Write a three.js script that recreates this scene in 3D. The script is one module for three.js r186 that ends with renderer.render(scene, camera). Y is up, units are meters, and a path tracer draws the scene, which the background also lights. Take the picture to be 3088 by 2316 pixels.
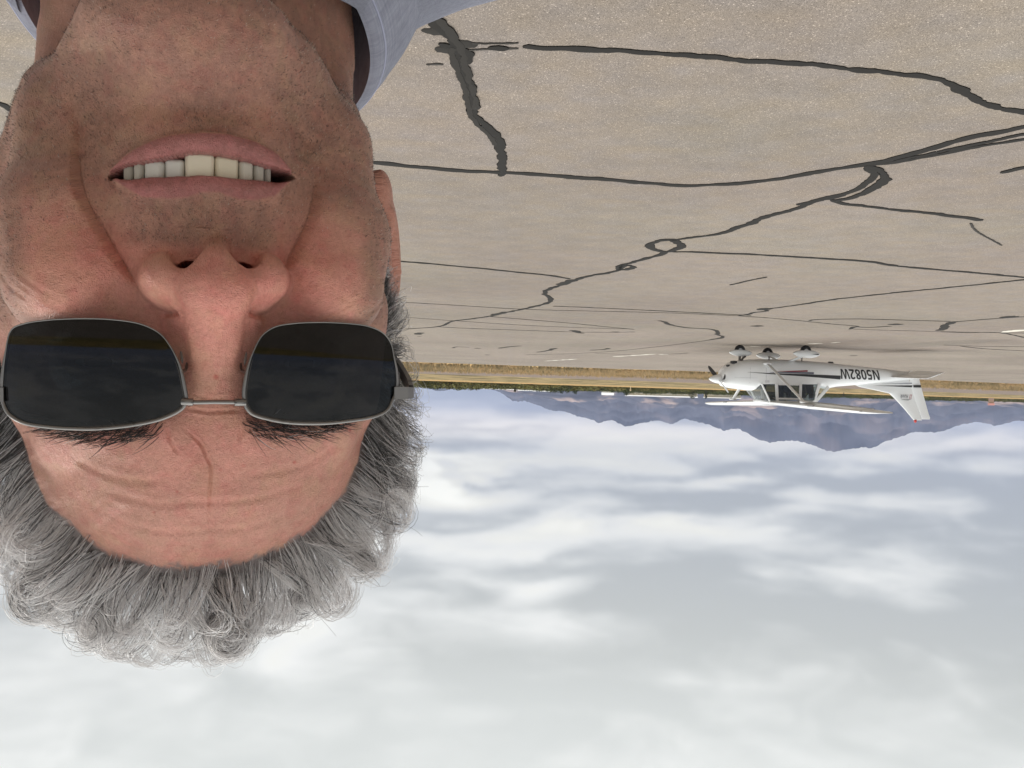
import * as THREE from 'three';
import { mergeGeometries } from 'three/addons/utils/BufferGeometryUtils.js';
import { FontLoader } from 'three/addons/loaders/FontLoader.js';
import { RoundedBoxGeometry } from 'three/addons/geometries/RoundedBoxGeometry.js';

// ---------------------------------------------------------------- camera, sky, sun, exposure
const scene = new THREE.Scene();
const rad = (d) => (d * Math.PI) / 180;
const camera = new THREE.PerspectiveCamera(47.0, 4 / 3, 0.02, 40000);
camera.position.set(0, 1.68, 0);
// the telephone is held upside down: rolled half a turn, plus the slight tilt of the hand
camera.rotation.set(rad(-0.27), 0, rad(181.47), 'YXZ');
const renderer = new THREE.WebGLRenderer({ antialias: true });
renderer.toneMapping = THREE.LinearToneMapping;
renderer.toneMappingExposure = 1.0;
renderer.shadowMap.enabled = true;

let seedState = 12345;
function rnd() { seedState = (seedState + 0x6d2b79f5) | 0; let t = Math.imul(seedState ^ (seedState >>> 15), 1 | seedState); t = (t + Math.imul(t ^ (t >>> 7), 61 | t)) ^ t; return ((t ^ (t >>> 14)) >>> 0) / 4294967296; }
const rr = (a, b) => a + (b - a) * rnd();
const clamp = (x, a, b) => Math.min(b, Math.max(a, x));
const sstep = (a, b, x) => { const t = clamp((x - a) / (b - a), 0, 1); return t * t * (3 - 2 * t); };
const mix = (a, b, t) => a + (b - a) * t;

// value noise, 3D
const NT = new Float32Array(4096); for (let i = 0; i < 4096; i++) NT[i] = rnd() * 2 - 1;
const hsh = (i, j, k) => NT[(Math.imul(i, 73856093) ^ Math.imul(j, 19349663) ^ Math.imul(k, 83492791)) & 4095];
function noise(x, y, z) {
  const i = Math.floor(x), j = Math.floor(y), k = Math.floor(z); let u = x - i, v = y - j, w = z - k;
  u = u * u * (3 - 2 * u); v = v * v * (3 - 2 * v); w = w * w * (3 - 2 * w);
  const a = mix(hsh(i, j, k), hsh(i + 1, j, k), u), b = mix(hsh(i, j + 1, k), hsh(i + 1, j + 1, k), u);
  const c = mix(hsh(i, j, k + 1), hsh(i + 1, j, k + 1), u), d = mix(hsh(i, j + 1, k + 1), hsh(i + 1, j + 1, k + 1), u);
  return mix(mix(a, b, v), mix(c, d, v), w);
}
function fbm(x, y, z, o = 4) { let s = 0, a = 0.5; for (let i = 0; i < o; i++) { s += a * noise(x, y, z); x *= 2.03; y *= 2.03; z *= 2.03; a *= 0.5; } return s; }

// the sky: a broken grey overcast, blue grey and streaky near the horizon, brighter towards the zenith
const SUN_AZ = 72, SUN_EL = 33;                      // degrees, azimuth counted clockwise from -z
const sunDir = new THREE.Vector3(Math.sin(rad(SUN_AZ)) * Math.cos(rad(SUN_EL)), Math.sin(rad(SUN_EL)), -Math.cos(rad(SUN_AZ)) * Math.cos(rad(SUN_EL)));
// cloud masses: [azimuth, elevation, half width, half height, tilt, brightness change]
const CLOUDS = [
  [4.2, 6.4, 3.4, 1.0, -0.05, 0.8], [1.5, 6.9, 6, 0.7, 0.0, 0.12], [-1.6, 12.9, 2.6, 0.55, 0.25, 0.2], [-3.0, 14.6, 3.4, 1.2, 0, 0.16], [-12, 8.5, 5.5, 0.75, 0.04, 0.24], [-4.6, 9.2, 3, 0.5, 0.05, 0.1],
  [-5.5, 7.5, 7, 0.8, 0.03, -0.1], [-9, 10.8, 5, 1.2, 0.12, -0.14], [-3, 10.2, 4, 0.8, 0, -0.06], [-14, 4.6, 11, 0.8, 0.03, -0.05], [2, 3.9, 9, 0.5, 0, -0.05],
  [-24, 7.6, 5, 0.9, 0.15, -0.13], [-27, 12.4, 4, 0.9, 0.2, -0.13], [-18, 16.2, 8, 1.2, -0.05, -0.05], [-2.5, 5.0, 8, 0.35, 0.02, 0.06], [-16, 11.5, 4, 0.5, 0, 0.09], [-24, 10.2, 5, 0.5, 0.1, 0.1], [-22, 14.2, 6, 1.0, 0, 0.05],
];
function skyColour(az, el, x, y, z) {
  const s = Math.max(0, Math.sin(el)), e = el * 180 / Math.PI, a = az * 180 / Math.PI;
  const h = 1 / (s + 0.13), px = x * h, pz = z * h;
  const w1 = fbm(px * 1.1 + 3.1, pz * 1.1, 1.7, 4), w2 = fbm(px * 1.1 - 8.4, pz * 1.1, 4.9, 4);
  const n = fbm(px * 1.35 + 1.5 * w1, pz * 2.1 + 1.5 * w2, 7.7, 6), m = fbm(px * 0.5, pz * 0.8 + 7, 5.2, 3), q = fbm(px * 4.4 + 2 * w2, pz * 7.5 + 2 * w1, 9.2, 4);
  let cov = 0.52 + 1.0 * n + 0.52 * m + 0.22 * q;
  for (const [ca, ce, w, t, k, g] of CLOUDS) {
    const da = a - ca; if (Math.abs(da) > w * 3) continue;
    const de = e - ce - k * da + 0.9 * n * t * 2, d2 = (da / w) ** 2 + (de / t) ** 2;
    if (d2 < 9) cov += 1.7 * g * Math.exp(-d2);
  }
  const c = clamp(cov, 0, 1.6), lift = sstep(2, 22, e), up = sstep(24, 75, e);
  const lo = mix(0.51, 0.66, lift) + 0.11 * sstep(14, 22, e), hi = mix(0.82, 0.96, sstep(2, 14, e)) + 0.03 * sstep(14, 22, e), L = mix(lo, hi, sstep(0.2, 0.86, c)) + 0.34 * Math.max(0, c - 0.92) * (1 - up) + 1.45 * up, shade = 1 - sstep(0.2, 0.85, c), low = 1 - sstep(5, 17, e), warm = sstep(0.7, 1.1, c) * (1 - up);
  let r = L * (0.99 - shade * mix(0.02, 0.085, low) + 0.02 * warm), g = L * (1 - shade * mix(-0.004, 0.035, low) + 0.008 * warm), b = L * (0.975 + shade * mix(0.0, 0.035, low) - 0.035 * warm);
  const cream = Math.exp(-(((e - 2.1 - 0.7 * m) / 1.0) ** 2)) * (0.55 + 0.45 * sstep(-0.25, 0.3, m + 0.7 * n) + 0.45 * Math.exp(-(((a - 5) / 9) ** 2)));
  r += 0.33 * cream; g += 0.27 * cream; b += 0.20 * cream;
  return [r, g, b];
}
{
  const W = 2048, H = 1024, d = new Float32Array(W * H * 4);
  for (let j = 0; j < H; j++) {
    const el = ((j + 0.5) / H - 0.5) * Math.PI, cy = Math.cos(el), y = Math.sin(el);
    for (let i = 0; i < W; i++) {
      const th = ((i + 0.5) / W - 0.5) * 2 * Math.PI, x = Math.cos(th) * cy, z = Math.sin(th) * cy, o = (j * W + i) * 4;
      const c = y > -0.06 ? skyColour(Math.atan2(x, -z), Math.max(el, 0), x, Math.max(y, 0), z) : [0.3, 0.28, 0.25];
      d[o] = c[0]; d[o + 1] = c[1]; d[o + 2] = c[2]; d[o + 3] = 1;
    }
  }
  const t = new THREE.DataTexture(d, W, H, THREE.RGBAFormat, THREE.FloatType);
  t.mapping = THREE.EquirectangularReflectionMapping; t.magFilter = THREE.LinearFilter; t.needsUpdate = true;
  scene.background = t; scene.environment = t;
}
const sun = new THREE.DirectionalLight(new THREE.Color(1, 0.95, 0.87), 1.5);
sun.position.copy(sunDir).multiplyScalar(60); sun.target.position.set(0, 0, 0); sun.castShadow = true; sun.shadow.radius = 6;
Object.assign(sun.shadow.camera, { left: -40, right: 40, top: 40, bottom: -40, near: 1, far: 140 }); sun.shadow.mapSize.set(2048, 2048);
scene.add(sun, sun.target);

// ---------------------------------------------------------------- helpers
const taken = new Map();
function named(name) { const n = taken.get(name) ?? 0; taken.set(name, n + 1); return n ? name + '_' + String(n).padStart(3, '0') : name; }
function tag(o, label, category, group) { Object.assign(o.userData, { label, category }); if (group) o.userData.group = group; return o; }
function thing(name, label, category, pos = [0, 0, 0], turn = 0, group) { const o = new THREE.Group(); o.name = named(name); o.position.set(...pos); o.rotation.y = turn; scene.add(o); return tag(o, label, category, group); }
function mesh(name, geo, m, parent) { const o = new THREE.Mesh(geo, m); o.name = parent ? name : named(name); o.castShadow = o.receiveShadow = true; (parent ?? scene).add(o); return o; }
function setting(name, geo, m, label) { const o = mesh(name, geo, m); o.userData.kind = 'structure'; if (label) o.userData.label = label; return o; }
const mat = (r, g, b, rough = 0.6, extra = {}) => new THREE.MeshPhysicalMaterial({ color: new THREE.Color().setRGB(r, g, b), roughness: rough, ...extra });
function tex(W, H, fn, srgb, rep) {
  const d = new Uint8Array(W * H * 4);
  for (let j = 0; j < H; j++) for (let i = 0; i < W; i++) { const c = fn(i / W, j / H, i, j), o = (j * W + i) * 4; d[o] = clamp(c[0], 0, 1) * 255; d[o + 1] = clamp(c[1], 0, 1) * 255; d[o + 2] = clamp(c[2], 0, 1) * 255; d[o + 3] = 255; }
  const t = new THREE.DataTexture(d, W, H); t.wrapS = t.wrapT = THREE.RepeatWrapping; t.magFilter = THREE.LinearFilter; t.minFilter = THREE.LinearMipmapLinearFilter; if (srgb) t.colorSpace = THREE.SRGBColorSpace; if (rep) t.repeat.set(rep, rep); t.needsUpdate = true; return t;
}
// noise that tiles over a unit square
function tiled(u, v, f, z, o = 3) { const a = u * 2 * Math.PI, b = v * 2 * Math.PI, k = f / (2 * Math.PI); return fbm(Math.cos(a) * k + 11 * z, Math.sin(a) * k + Math.cos(b) * k * 1.0, Math.sin(b) * k + z, o); }
function wrapNoise(u, v, f, z) {           // lattice noise with period f
  const x = u * f, y = v * f, i = Math.floor(x), j = Math.floor(y); let s = x - i, t = y - j; s = s * s * (3 - 2 * s); t = t * t * (3 - 2 * t);
  const I = ((i % f) + f) % f, J = ((j % f) + f) % f, I1 = (I + 1) % f, J1 = (J + 1) % f;
  return mix(mix(hsh(I, J, z), hsh(I1, J, z), s), mix(hsh(I, J1, z), hsh(I1, J1, z), s), t);
}
const wfbm = (u, v, f, z, o = 4) => { let s = 0, a = 0.5; for (let k = 0; k < o; k++) { s += a * wrapNoise(u, v, f, z + k * 7); f *= 2; a *= 0.5; } return s; };
// a tube along points with a radius per point, closed ends
function tube(pts, rad_, sides = 8, closed = false) {
  const P = pts.map((p) => new THREE.Vector3(...p)), n = P.length, pos = [], idx = [], T = new THREE.Vector3(), N = new THREE.Vector3(0, 0, 1), B = new THREE.Vector3();
  for (let i = 0; i < n; i++) {
    T.subVectors(P[closed ? (i + 1) % n : Math.min(i + 1, n - 1)], P[closed ? (i - 1 + n) % n : Math.max(i - 1, 0)]).normalize();
    if (i === 0 && Math.abs(T.z) > 0.9) N.set(0, 1, 0);
    N.addScaledVector(T, -N.dot(T)).normalize(); B.crossVectors(T, N);
    const r = typeof rad_ === 'number' ? rad_ : rad_[i];
    for (let k = 0; k < sides; k++) { const a = (k / sides) * 2 * Math.PI; pos.push(P[i].x + r * (N.x * Math.cos(a) + B.x * Math.sin(a)), P[i].y + r * (N.y * Math.cos(a) + B.y * Math.sin(a)), P[i].z + r * (N.z * Math.cos(a) + B.z * Math.sin(a))); }
  }
  const segs = closed ? n : n - 1;
  for (let i = 0; i < segs; i++) for (let k = 0; k < sides; k++) { const a = i * sides + k, b = i * sides + (k + 1) % sides, c = ((i + 1) % n) * sides + k, d = ((i + 1) % n) * sides + (k + 1) % sides; idx.push(a, b, c, b, d, c); }
  if (!closed) for (let k = 1; k < sides - 1; k++) { idx.push(0, k + 1, k); const o = (n - 1) * sides; idx.push(o, o + k, o + k + 1); }
  const g = new THREE.BufferGeometry(); g.setAttribute('position', new THREE.Float32BufferAttribute(pos, 3)); g.setIndex(idx); g.computeVertexNormals(); return g;
}
// a skin through cross-sections (each the same number of points), ends closed
function loft(rings, capA = true, capB = true, smooth = true) {
  const m = rings[0].length, pos = [], idx = [];
  for (const r of rings) for (const p of r) pos.push(...p);
  for (let i = 0; i < rings.length - 1; i++) for (let k = 0; k < m; k++) { const a = i * m + k, b = i * m + (k + 1) % m, c = a + m, d = b + m; idx.push(a, c, b, b, c, d); }
  const cap = (o, flip) => { const c = pos.length / 3; let x = 0, y = 0, z = 0; for (let k = 0; k < m; k++) { x += pos[(o + k) * 3] / m; y += pos[(o + k) * 3 + 1] / m; z += pos[(o + k) * 3 + 2] / m; } pos.push(x, y, z); for (let k = 0; k < m; k++) { const a = o + k, b = o + (k + 1) % m; flip ? idx.push(a, b, c) : idx.push(b, a, c); } };
  if (capA) cap(0, true); if (capB) cap((rings.length - 1) * m, false);
  let g = new THREE.BufferGeometry(); g.setAttribute('position', new THREE.Float32BufferAttribute(pos, 3)); g.setIndex(idx);
  if (!smooth) g = g.toNonIndexed(); g.computeVertexNormals(); return g;
}
const merge = (list) => mergeGeometries(list.map((g) => { const q = g.index ? g.toNonIndexed() : g.clone(); for (const k of Object.keys(q.attributes)) if (k !== 'position' && k !== 'normal') q.deleteAttribute(k); return q; }));
const moved = (g, x, y, z, rx = 0, ry = 0, rz = 0) => g.applyMatrix4(new THREE.Matrix4().compose(new THREE.Vector3(x, y, z), new THREE.Quaternion().setFromEuler(new THREE.Euler(rx, ry, rz)), new THREE.Vector3(1, 1, 1)));
const SEAMS = [
  [0.11, [[1.26,-6.62],[1.12,-6.66],[0.94,-6.71],[0.71,-6.78],[0.42,-6.85],[0.18,-6.86],[-0.11,-6.9],[-0.41,-6.97],[-0.77,-7.03],[-1.08,-7.11],[-1.41,-7.15],[-1.65,-7.08],[-1.93,-6.93],[-2.16,-6.71],[-2.33,-6.52],[-2.5,-6.37],[-2.62,-6.24],[-2.75,-5.95],[-2.91,-5.65],[-3.09,-5.4],[-3.21,-5.23]]],
  [0.08, [[-2.54,-6.37],[-2.69,-6.28],[-2.9,-6.03],[-3.09,-5.79],[-3.24,-5.65],[-3.37,-5.49]]],
  [0.06, [[-2.65,-6.29],[-2.75,-6.13],[-2.92,-5.89],[-3.05,-5.71],[-3.18,-5.54],[-3.3,-5.37]]],
  [0.075, [[0.43,-3.9],[0.4,-4.03],[0.36,-4.17],[0.32,-4.34],[0.31,-4.53],[0.3,-4.75],[0.28,-5.05],[0.28,-5.34],[0.25,-5.55],[0.18,-5.79],[0.13,-6.08],[0.11,-6.49],[0.13,-6.99]]],
  [0.05, [[0.4,-4.31],[0.33,-4.36],[0.27,-4.42],[0.26,-4.57]]],
  [0.072, [[-0.01,-4.34],[-0.06,-4.34],[-0.15,-4.33],[-0.3,-4.33],[-0.46,-4.34],[-0.61,-4.36],[-0.85,-4.4],[-1.09,-4.42],[-1.34,-4.45],[-1.59,-4.49],[-1.85,-4.54],[-2.03,-4.57],[-2.18,-4.62],[-2.3,-4.7],[-2.46,-4.84],[-2.61,-4.96],[-2.74,-5.05],[-2.92,-5.11],[-3.19,-5.18]]],
  [0.016, [[0.29,-4.39],[0.21,-4.38],[0.1,-4.36],[0.01,-4.35]]],
  [0.012, [[0.31,-4.3],[0.16,-4.3],[0.01,-4.28]]],
  [0.05, [[0.16,-4.36],[0.11,-4.35],[0.06,-4.36]]],
  [0.1, [[-2.52,-6.39],[-2.68,-6.53],[-2.77,-6.66],[-2.84,-6.86],[-2.85,-7.16],[-2.82,-7.45],[-2.71,-7.56]]],
  [0.08, [[-2.55,-6.43],[-2.7,-6.67],[-2.75,-7.0],[-2.71,-7.29],[-2.62,-7.47],[-2.48,-7.78]]],
  [0.1, [[-2.73,-7.34],[-2.6,-7.57],[-2.53,-7.84],[-2.5,-8.01],[-2.38,-8.29],[-2.29,-8.7],[-2.16,-9.19],[-1.99,-9.46],[-1.76,-9.7]]],
  [0.11, [[-1.78,-9.69],[-1.63,-9.74],[-1.55,-9.92],[-1.56,-10.16],[-1.69,-10.48],[-1.81,-10.56],[-1.88,-10.35],[-1.88,-10.11],[-1.79,-9.84],[-1.71,-9.72]]],
  [0.11, [[-1.8,-10.53],[-1.77,-10.76],[-1.69,-11.03],[-1.52,-11.5],[-1.4,-12.03],[-1.49,-12.24],[-1.58,-11.91],[-1.47,-11.72],[-1.46,-12.12],[-1.39,-12.46],[-1.12,-12.93],[-0.91,-13.53],[-0.78,-14.09],[-0.56,-14.9],[-0.54,-15.55],[-0.69,-16.44],[-0.62,-17.37],[-0.25,-18.5],[0.23,-19.8],[0.45,-20.46],[1.01,-21.66],[1.53,-22.54],[2.12,-24.81],[3.39,-26.49]]],
  [0.2, [[0.45,-20.37],[0.15,-19.45]]],
  [0.2, [[-0.71,-14.19],[-0.91,-13.45]]],
  [0.09, [[-2.68,-7.52],[-2.85,-7.67],[-3.21,-7.8],[-3.7,-7.97],[-4.05,-8.1],[-4.35,-8.23]]],
  [0.1, [[-1.86,-10.52],[-2.1,-10.53],[-2.67,-10.56],[-3.26,-10.66],[-3.88,-10.78],[-4.38,-10.91],[-4.82,-11.19],[-5.55,-11.46],[-6.3,-11.72],[-7.16,-12.05]]],
  [0.1, [[-7.12,-11.99],[-6.69,-12.88],[-6.33,-13.58],[-5.85,-14.52],[-5.52,-15.32],[-5.28,-16.24],[-5.05,-17.0],[-4.9,-17.31],[-5.05,-17.69],[-4.91,-18.17],[-4.92,-18.55],[-4.81,-18.91]]],
  [0.09, [[1.83,-11.81],[1.1,-12.13],[0.47,-12.45],[-0.07,-12.78],[-0.53,-13.04],[-0.83,-13.36]]],
  [0.07, [[2.42,-17.79],[1.18,-18.19],[0.15,-18.61],[-0.71,-18.73],[-2.11,-18.7],[-3.43,-18.69],[-4.83,-18.98],[-6.02,-19.54],[-7.4,-20.49],[-8.15,-20.93],[-8.32,-21.75],[-8.84,-21.9],[-10.26,-21.94],[-11.75,-21.82],[-12.68,-21.69]]],
  [0.14, [[-3.45,-20.77],[-3.99,-22.12],[-4.53,-22.84],[-5.05,-23.0],[-5.46,-23.72],[-5.85,-25.21],[-6.24,-26.28],[-6.18,-27.66]]],
  [0.22, [[-9.5,-19.0],[-9.61,-19.52],[-10.24,-21.02],[-10.42,-21.63]]],
  [0.08, [[-9.5,-19.09],[-9.8,-18.21],[-10.16,-17.39]]],
  [0.07, [[2.21,-24.85],[1.61,-25.14],[0.19,-25.39],[-1.81,-25.58],[-2.86,-25.29],[-3.44,-24.92]]],
  [0.06, [[2.71,-21.72],[1.22,-22.64],[-0.16,-23.38],[-1.68,-23.78],[-3.2,-23.83]]],
  [0.07, [[-0.64,-43.81],[-2.65,-41.29],[-4.27,-37.5],[-5.09,-34.11],[-5.61,-31.6],[-6.09,-28.63],[-6.35,-26.72]]],
  [0.06, [[-3.33,-13.62],[-3.45,-13.07],[-3.59,-12.57]]],
  [0.09, [[-3.57,-6.5],[-3.6,-6.43],[-3.65,-6.29]]],
  [0.02, [[-4.31,-8.37],[-4.54,-8.72],[-4.81,-9.04],[-5.01,-9.26],[-5.25,-9.53]]],
  [0.018, [[0.49,-4.6],[0.4,-4.59]]],
  [0.08, [[0.55,-20.84],[-0.31,-21.47],[-1.46,-22.31],[-2.51,-23.28],[-3.27,-23.94]]],
  [0.09, [[-0.79,-17.81],[-1.77,-17.97],[-3.04,-18.26],[-4.41,-18.62],[-5.04,-18.76]]],
  [0.09, [[-6.61,-19.74],[-6.65,-19.38],[-7.38,-18.97],[-8.67,-18.96],[-9.38,-18.98]]],
  [0.12, [[-8.35,-21.93],[-8.17,-21.09],[-8.47,-21.19],[-8.84,-20.64]]],
  [0.1, [[-10.66,-21.99],[-11.4,-22.05],[-11.78,-21.72],[-13.55,-23.31]]],
  [0.12, [[-13.33,-27.3],[-14.45,-27.48],[-15.79,-27.15]]],
  [0.12, [[-14.04,-27.7],[-15.35,-28.74],[-17.11,-29.41]]],
  [0.25, [[-1.72,-24.92],[-1.92,-25.92],[-2.09,-26.13]]],
  [0.3, [[-2.88,-25.32],[-2.98,-25.07]]],
  [0.12, [[-3.73,-39.96],[-4.58,-40.27],[-5.46,-40.75]]],
  [0.12, [[-6.66,-39.24],[-7.08,-38.62],[-7.43,-37.4]]],
  [0.2, [[-1.13,-40.43],[-1.61,-38.07],[-1.64,-36.6],[-1.8,-36.1]]],
  [0.2, [[-3.27,-37.08],[-3.76,-35.8],[-3.79,-34.97]]],
  [0.2, [[0.58,-37.45],[0.07,-35.56],[-0.29,-34.87]]],
  [0.15, [[2.61,-38.31],[2.27,-37.02],[1.85,-37.33]]],
  [0.3, [[3.19,-28.94],[3.01,-28.23],[2.88,-27.87]]],
  [0.15, [[3.27,-29.98],[3.11,-29.91]]],
  [0.075, [[3.33,-5.37],[3.21,-5.46],[3.22,-5.59],[3.24,-5.82]]]];
const PATCHES = [[-5.98,-21.63],[-8.7,-20.11],[-13.86,-35.86],[-4.9,-17.31],[1.31,-45.36],[-1.68,-36.72],[-9.88,-17.62],[1.52,-37.99]];
const PAINT = [[[-1.98,-52.87],[-3.52,-48.14]],[[-4.94,-43.45],[-5.79,-41.09],[-6.33,-39.28]],[[-6.59,-39.63],[-6.9,-39.08]],[[-11.99,-21.69],[-12.02,-20.68]],[[-9.56,-28.49],[-9.78,-28.0]],[[-9.96,-27.73],[-10.08,-27.22]],[[-8.3,-30.8],[-8.72,-31.01]]];
const CREST = [[-30.14,1.08],[-29.69,1.1],[-29.17,1.29],[-28.73,1.44],[-28.28,1.33],[-27.82,1.22],[-27.44,1.32],[-26.98,1.43],[-26.52,1.64],[-26.13,1.85],[-25.5,1.97],[-24.95,1.97],[-24.46,1.97],[-24.07,2.18],[-23.58,2.37],[-23.09,2.57],[-22.77,2.72],[-22.52,2.91],[-22.19,3.06],[-21.86,3.0],[-21.44,3.1],[-21.1,3.14],[-20.59,3.24],[-20.17,3.36],[-19.74,3.34],[-19.48,3.23],[-19.04,3.07],[-18.51,2.91],[-17.98,2.8],[-17.45,2.8],[-16.83,2.89],[-16.39,2.98],[-16.03,2.88],[-15.57,2.8],[-15.11,2.49],[-14.66,2.28],[-14.47,2.17],[-14.01,2.22],[-13.56,2.34],[-13.0,2.13],[-12.53,1.97],[-12.16,1.84],[-11.99,1.85],[-11.61,1.74],[-11.14,1.67],[-10.77,1.79],[-10.4,2.03],[-10.12,2.01],[-9.74,1.87],[-9.26,1.81],[-8.7,1.96],[-8.22,2.07],[-7.75,2.21],[-7.32,2.27],[-6.98,2.1],[-6.69,1.92],[-6.21,1.93],[-5.92,2.04],[-5.64,2.12],[-5.34,1.96],[-4.95,1.83],[-4.27,1.7],[-3.69,1.47],[-3.1,1.39],[-2.52,1.36],[-1.93,1.13],[-1.34,0.95],[-0.85,0.8],[-0.47,0.86],[-0.08,0.84],[0.32,0.56],[0.72,0.28],[1.4,0.1],[2.38,-0.0],[3.44,0.01],[3.92,0.16],[4.5,0.31],[4.99,0.29],[5.47,0.16],[5.72,-0.08]];

// ---------------------------------------------------------------- the ground
const grid = (pts, idx, uv) => { const g = new THREE.BufferGeometry(); g.setAttribute('position', new THREE.Float32BufferAttribute(pts, 3)); g.setIndex(idx); if (uv) g.setAttribute('uv', new THREE.Float32BufferAttribute(uv, 2)); g.computeVertexNormals(); return g; };
// a flat strip between two edges given as x -> z, at height y, uv in metres
function strip(x0, x1, dx, zNear, zFar, rows, y) {
  const p = [], uv = [], id = [], nx = Math.round((x1 - x0) / dx);
  for (let i = 0; i <= nx; i++) { const x = mix(x0, x1, i / nx), a = zNear(x), b = zFar(x); for (let j = 0; j <= rows; j++) { const z = mix(a, b, j / rows); p.push(x, y, z); uv.push(x, -z); } }
  for (let i = 0; i < nx; i++) for (let j = 0; j < rows; j++) { const a = i * (rows + 1) + j, b = a + rows + 1; id.push(a, b, a + 1, b, b + 1, a + 1); }
  return grid(p, id, uv);
}
const lerpTable = (T) => (x) => { let i = 0; while (i < T.length - 2 && x > T[i + 1][0]) i++; const [a, b] = T[i], [c, d] = T[i + 1]; return mix(b, d, (x - a) / (c - a)); };
const apronEdge0 = lerpTable([[-300, -175], [-120, -115], [-49.4, -85.5], [-15.8, -69.2], [7.1, -63.2], [30, -58], [120, -40], [300, 0]]);
const apronEdge = (x) => apronEdge0(x) + 0.5 * noise(x * 0.4, 3.3, 0) + 0.25 * noise(x * 1.7, 1.3, 0);
const taxiNear0 = lerpTable([[-700, -470], [-140, -172], [-77.5, -134.1], [-21.9, -99], [10.9, -95.5], [60, -90], [400, -60]]);
const taxiNear = (x) => taxiNear0(x) + 0.8 * noise(x * 0.2, 8.3, 0);
const taxiFar = lerpTable([[-700, -640], [-140.2, -242.6], [-34.8, -152.4], [13.5, -121.2], [60, -112], [400, -80]]);
const woodEdge = lerpTable([[-900, -1040], [-414.6, -717.4], [-98.4, -430.9], [32.7, -294.2], [120, -240], [400, -150]]);

const speckle = tex(1024, 1024, (u, v, i, j) => {
  const base = 0.60 + 0.03 * wfbm(u, v, 6, 1, 3) + 0.02 * wfbm(u, v, 64, 2, 3), h = hsh(i, j, 17), k = hsh(i >> 1, j >> 1, 5), q = hsh(i >> 2, j >> 2, 9);
  let c = base + 0.04 * h + 0.035 * k + 0.015 * q; if (k > 0.94) c += 0.19; if (q > 0.972) c += 0.18; if (k < -0.88) c -= 0.15;
  const t = 0.02 * wfbm(u, v, 10, 4, 3);
  return [c * 0.99 + t * 0.5, c * 0.92, c * 0.85 - t];
}, true, 1 / 1.7);
const speckleBump = tex(512, 512, (u, v, i, j) => { const k = 0.5 + 0.25 * hsh(i, j, 3) + 0.25 * hsh(i >> 1, j >> 1, 6); return [k, k, k]; }, false, 1 / 1.1);
const tarmacMat = mat(0.74, 0.738, 0.745, 0.93, { map: speckle, bumpMap: speckleBump, bumpScale: 0.003, specularIntensity: 0.3, vertexColors: true });
function patchy(g, f, amp, base = [1, 1, 1]) { const p = g.attributes.position, c = new Float32Array(p.count * 3); for (let i = 0; i < p.count; i++) { const x = p.getX(i), z = p.getZ(i), n = 1 + amp * (fbm(x * f, z * f, 2.2, 4) * 1.4); c[i * 3] = base[0] * n; c[i * 3 + 1] = base[1] * n * (1 + 0.02 * noise(x * f * 2, z * f * 2, 9)); c[i * 3 + 2] = base[2] * n; } g.setAttribute('color', new THREE.BufferAttribute(c, 3)); return g; }

{ // open country out to the mountains: one sheet
  const p = [0, -0.03, 0], id = [], uv = [0, 0], radii = [20, 60, 120, 240, 400, 700, 1200, 2200, 4000, 7000, 12000, 20000], n = 180;
  radii.forEach((r, j) => { for (let i = 0; i < n; i++) { const a = (i / n) * 2 * Math.PI; p.push(r * Math.cos(a), -0.03, r * Math.sin(a)); uv.push(r * Math.cos(a), r * Math.sin(a)); } });
  for (let i = 0; i < n; i++) id.push(0, 1 + (i + 1) % n, 1 + i);
  for (let j = 0; j < radii.length - 1; j++) for (let i = 0; i < n; i++) { const a = 1 + j * n + i, b = 1 + j * n + (i + 1) % n; id.push(a, b, a + n, b, b + n, a + n); }
  const field = tex(1024, 1024, (u, v, i, j) => { const n = wfbm(u, v, 5, 21, 5), m = wfbm(u, v, 40, 33, 3), o = sstep(-0.12, 0.25, wfbm(u, v, 9, 41, 4)), k = 0.05 * hsh(i, j, 2); return [mix(0.66, 0.47, o) + 0.12 * n + 0.1 * m + k, mix(0.56, 0.44, o) + 0.1 * n + 0.1 * m + k, mix(0.34, 0.27, o) + 0.08 * n + 0.06 * m + k]; }, true, 1 / 70);
  setting('ground', grid(p, id, uv), mat(0.9, 0.9, 0.9, 1, { map: field, specularIntensity: 0.1 }), 'dry grass country out to the mountains');
}
const strawTex = tex(1024, 512, (u, v, i, j) => { const n = wfbm(u, v, 8, 51, 5), m = wfbm(u, v, 64, 60, 3), o = sstep(0.05, 0.35, wfbm(u, v, 14, 71, 4)), k = 0.06 * hsh(i, j, 8); return [mix(0.80, 0.60, o) + 0.16 * n + 0.12 * m + k, mix(0.68, 0.55, o) + 0.15 * n + 0.12 * m + k, mix(0.46, 0.38, o) + 0.11 * n + 0.06 * m + k]; }, true, 1 / 14);
const oliveTex = tex(1024, 512, (u, v, i, j) => { const n = wfbm(u, v, 7, 81, 5), m = wfbm(u, v, 50, 90, 3), o = sstep(-0.2, 0.2, wfbm(u, v, 11, 91, 4)), k = 0.06 * hsh(i, j, 4); return [mix(0.70, 0.46, o) + 0.16 * n + 0.1 * m + k, mix(0.64, 0.44, o) + 0.15 * n + 0.1 * m + k, mix(0.45, 0.31, o) + 0.1 * n + 0.06 * m + k]; }, true, 1 / 36);
setting('verge', strip(-300, 300, 3, (x) => apronEdge0(x) + 3, (x) => taxiNear0(x) - 3, 4, -0.012), mat(0.80, 0.76, 0.84, 1, { map: strawTex, specularIntensity: 0.1 }), 'straw coloured dry grass beside the apron');
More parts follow.
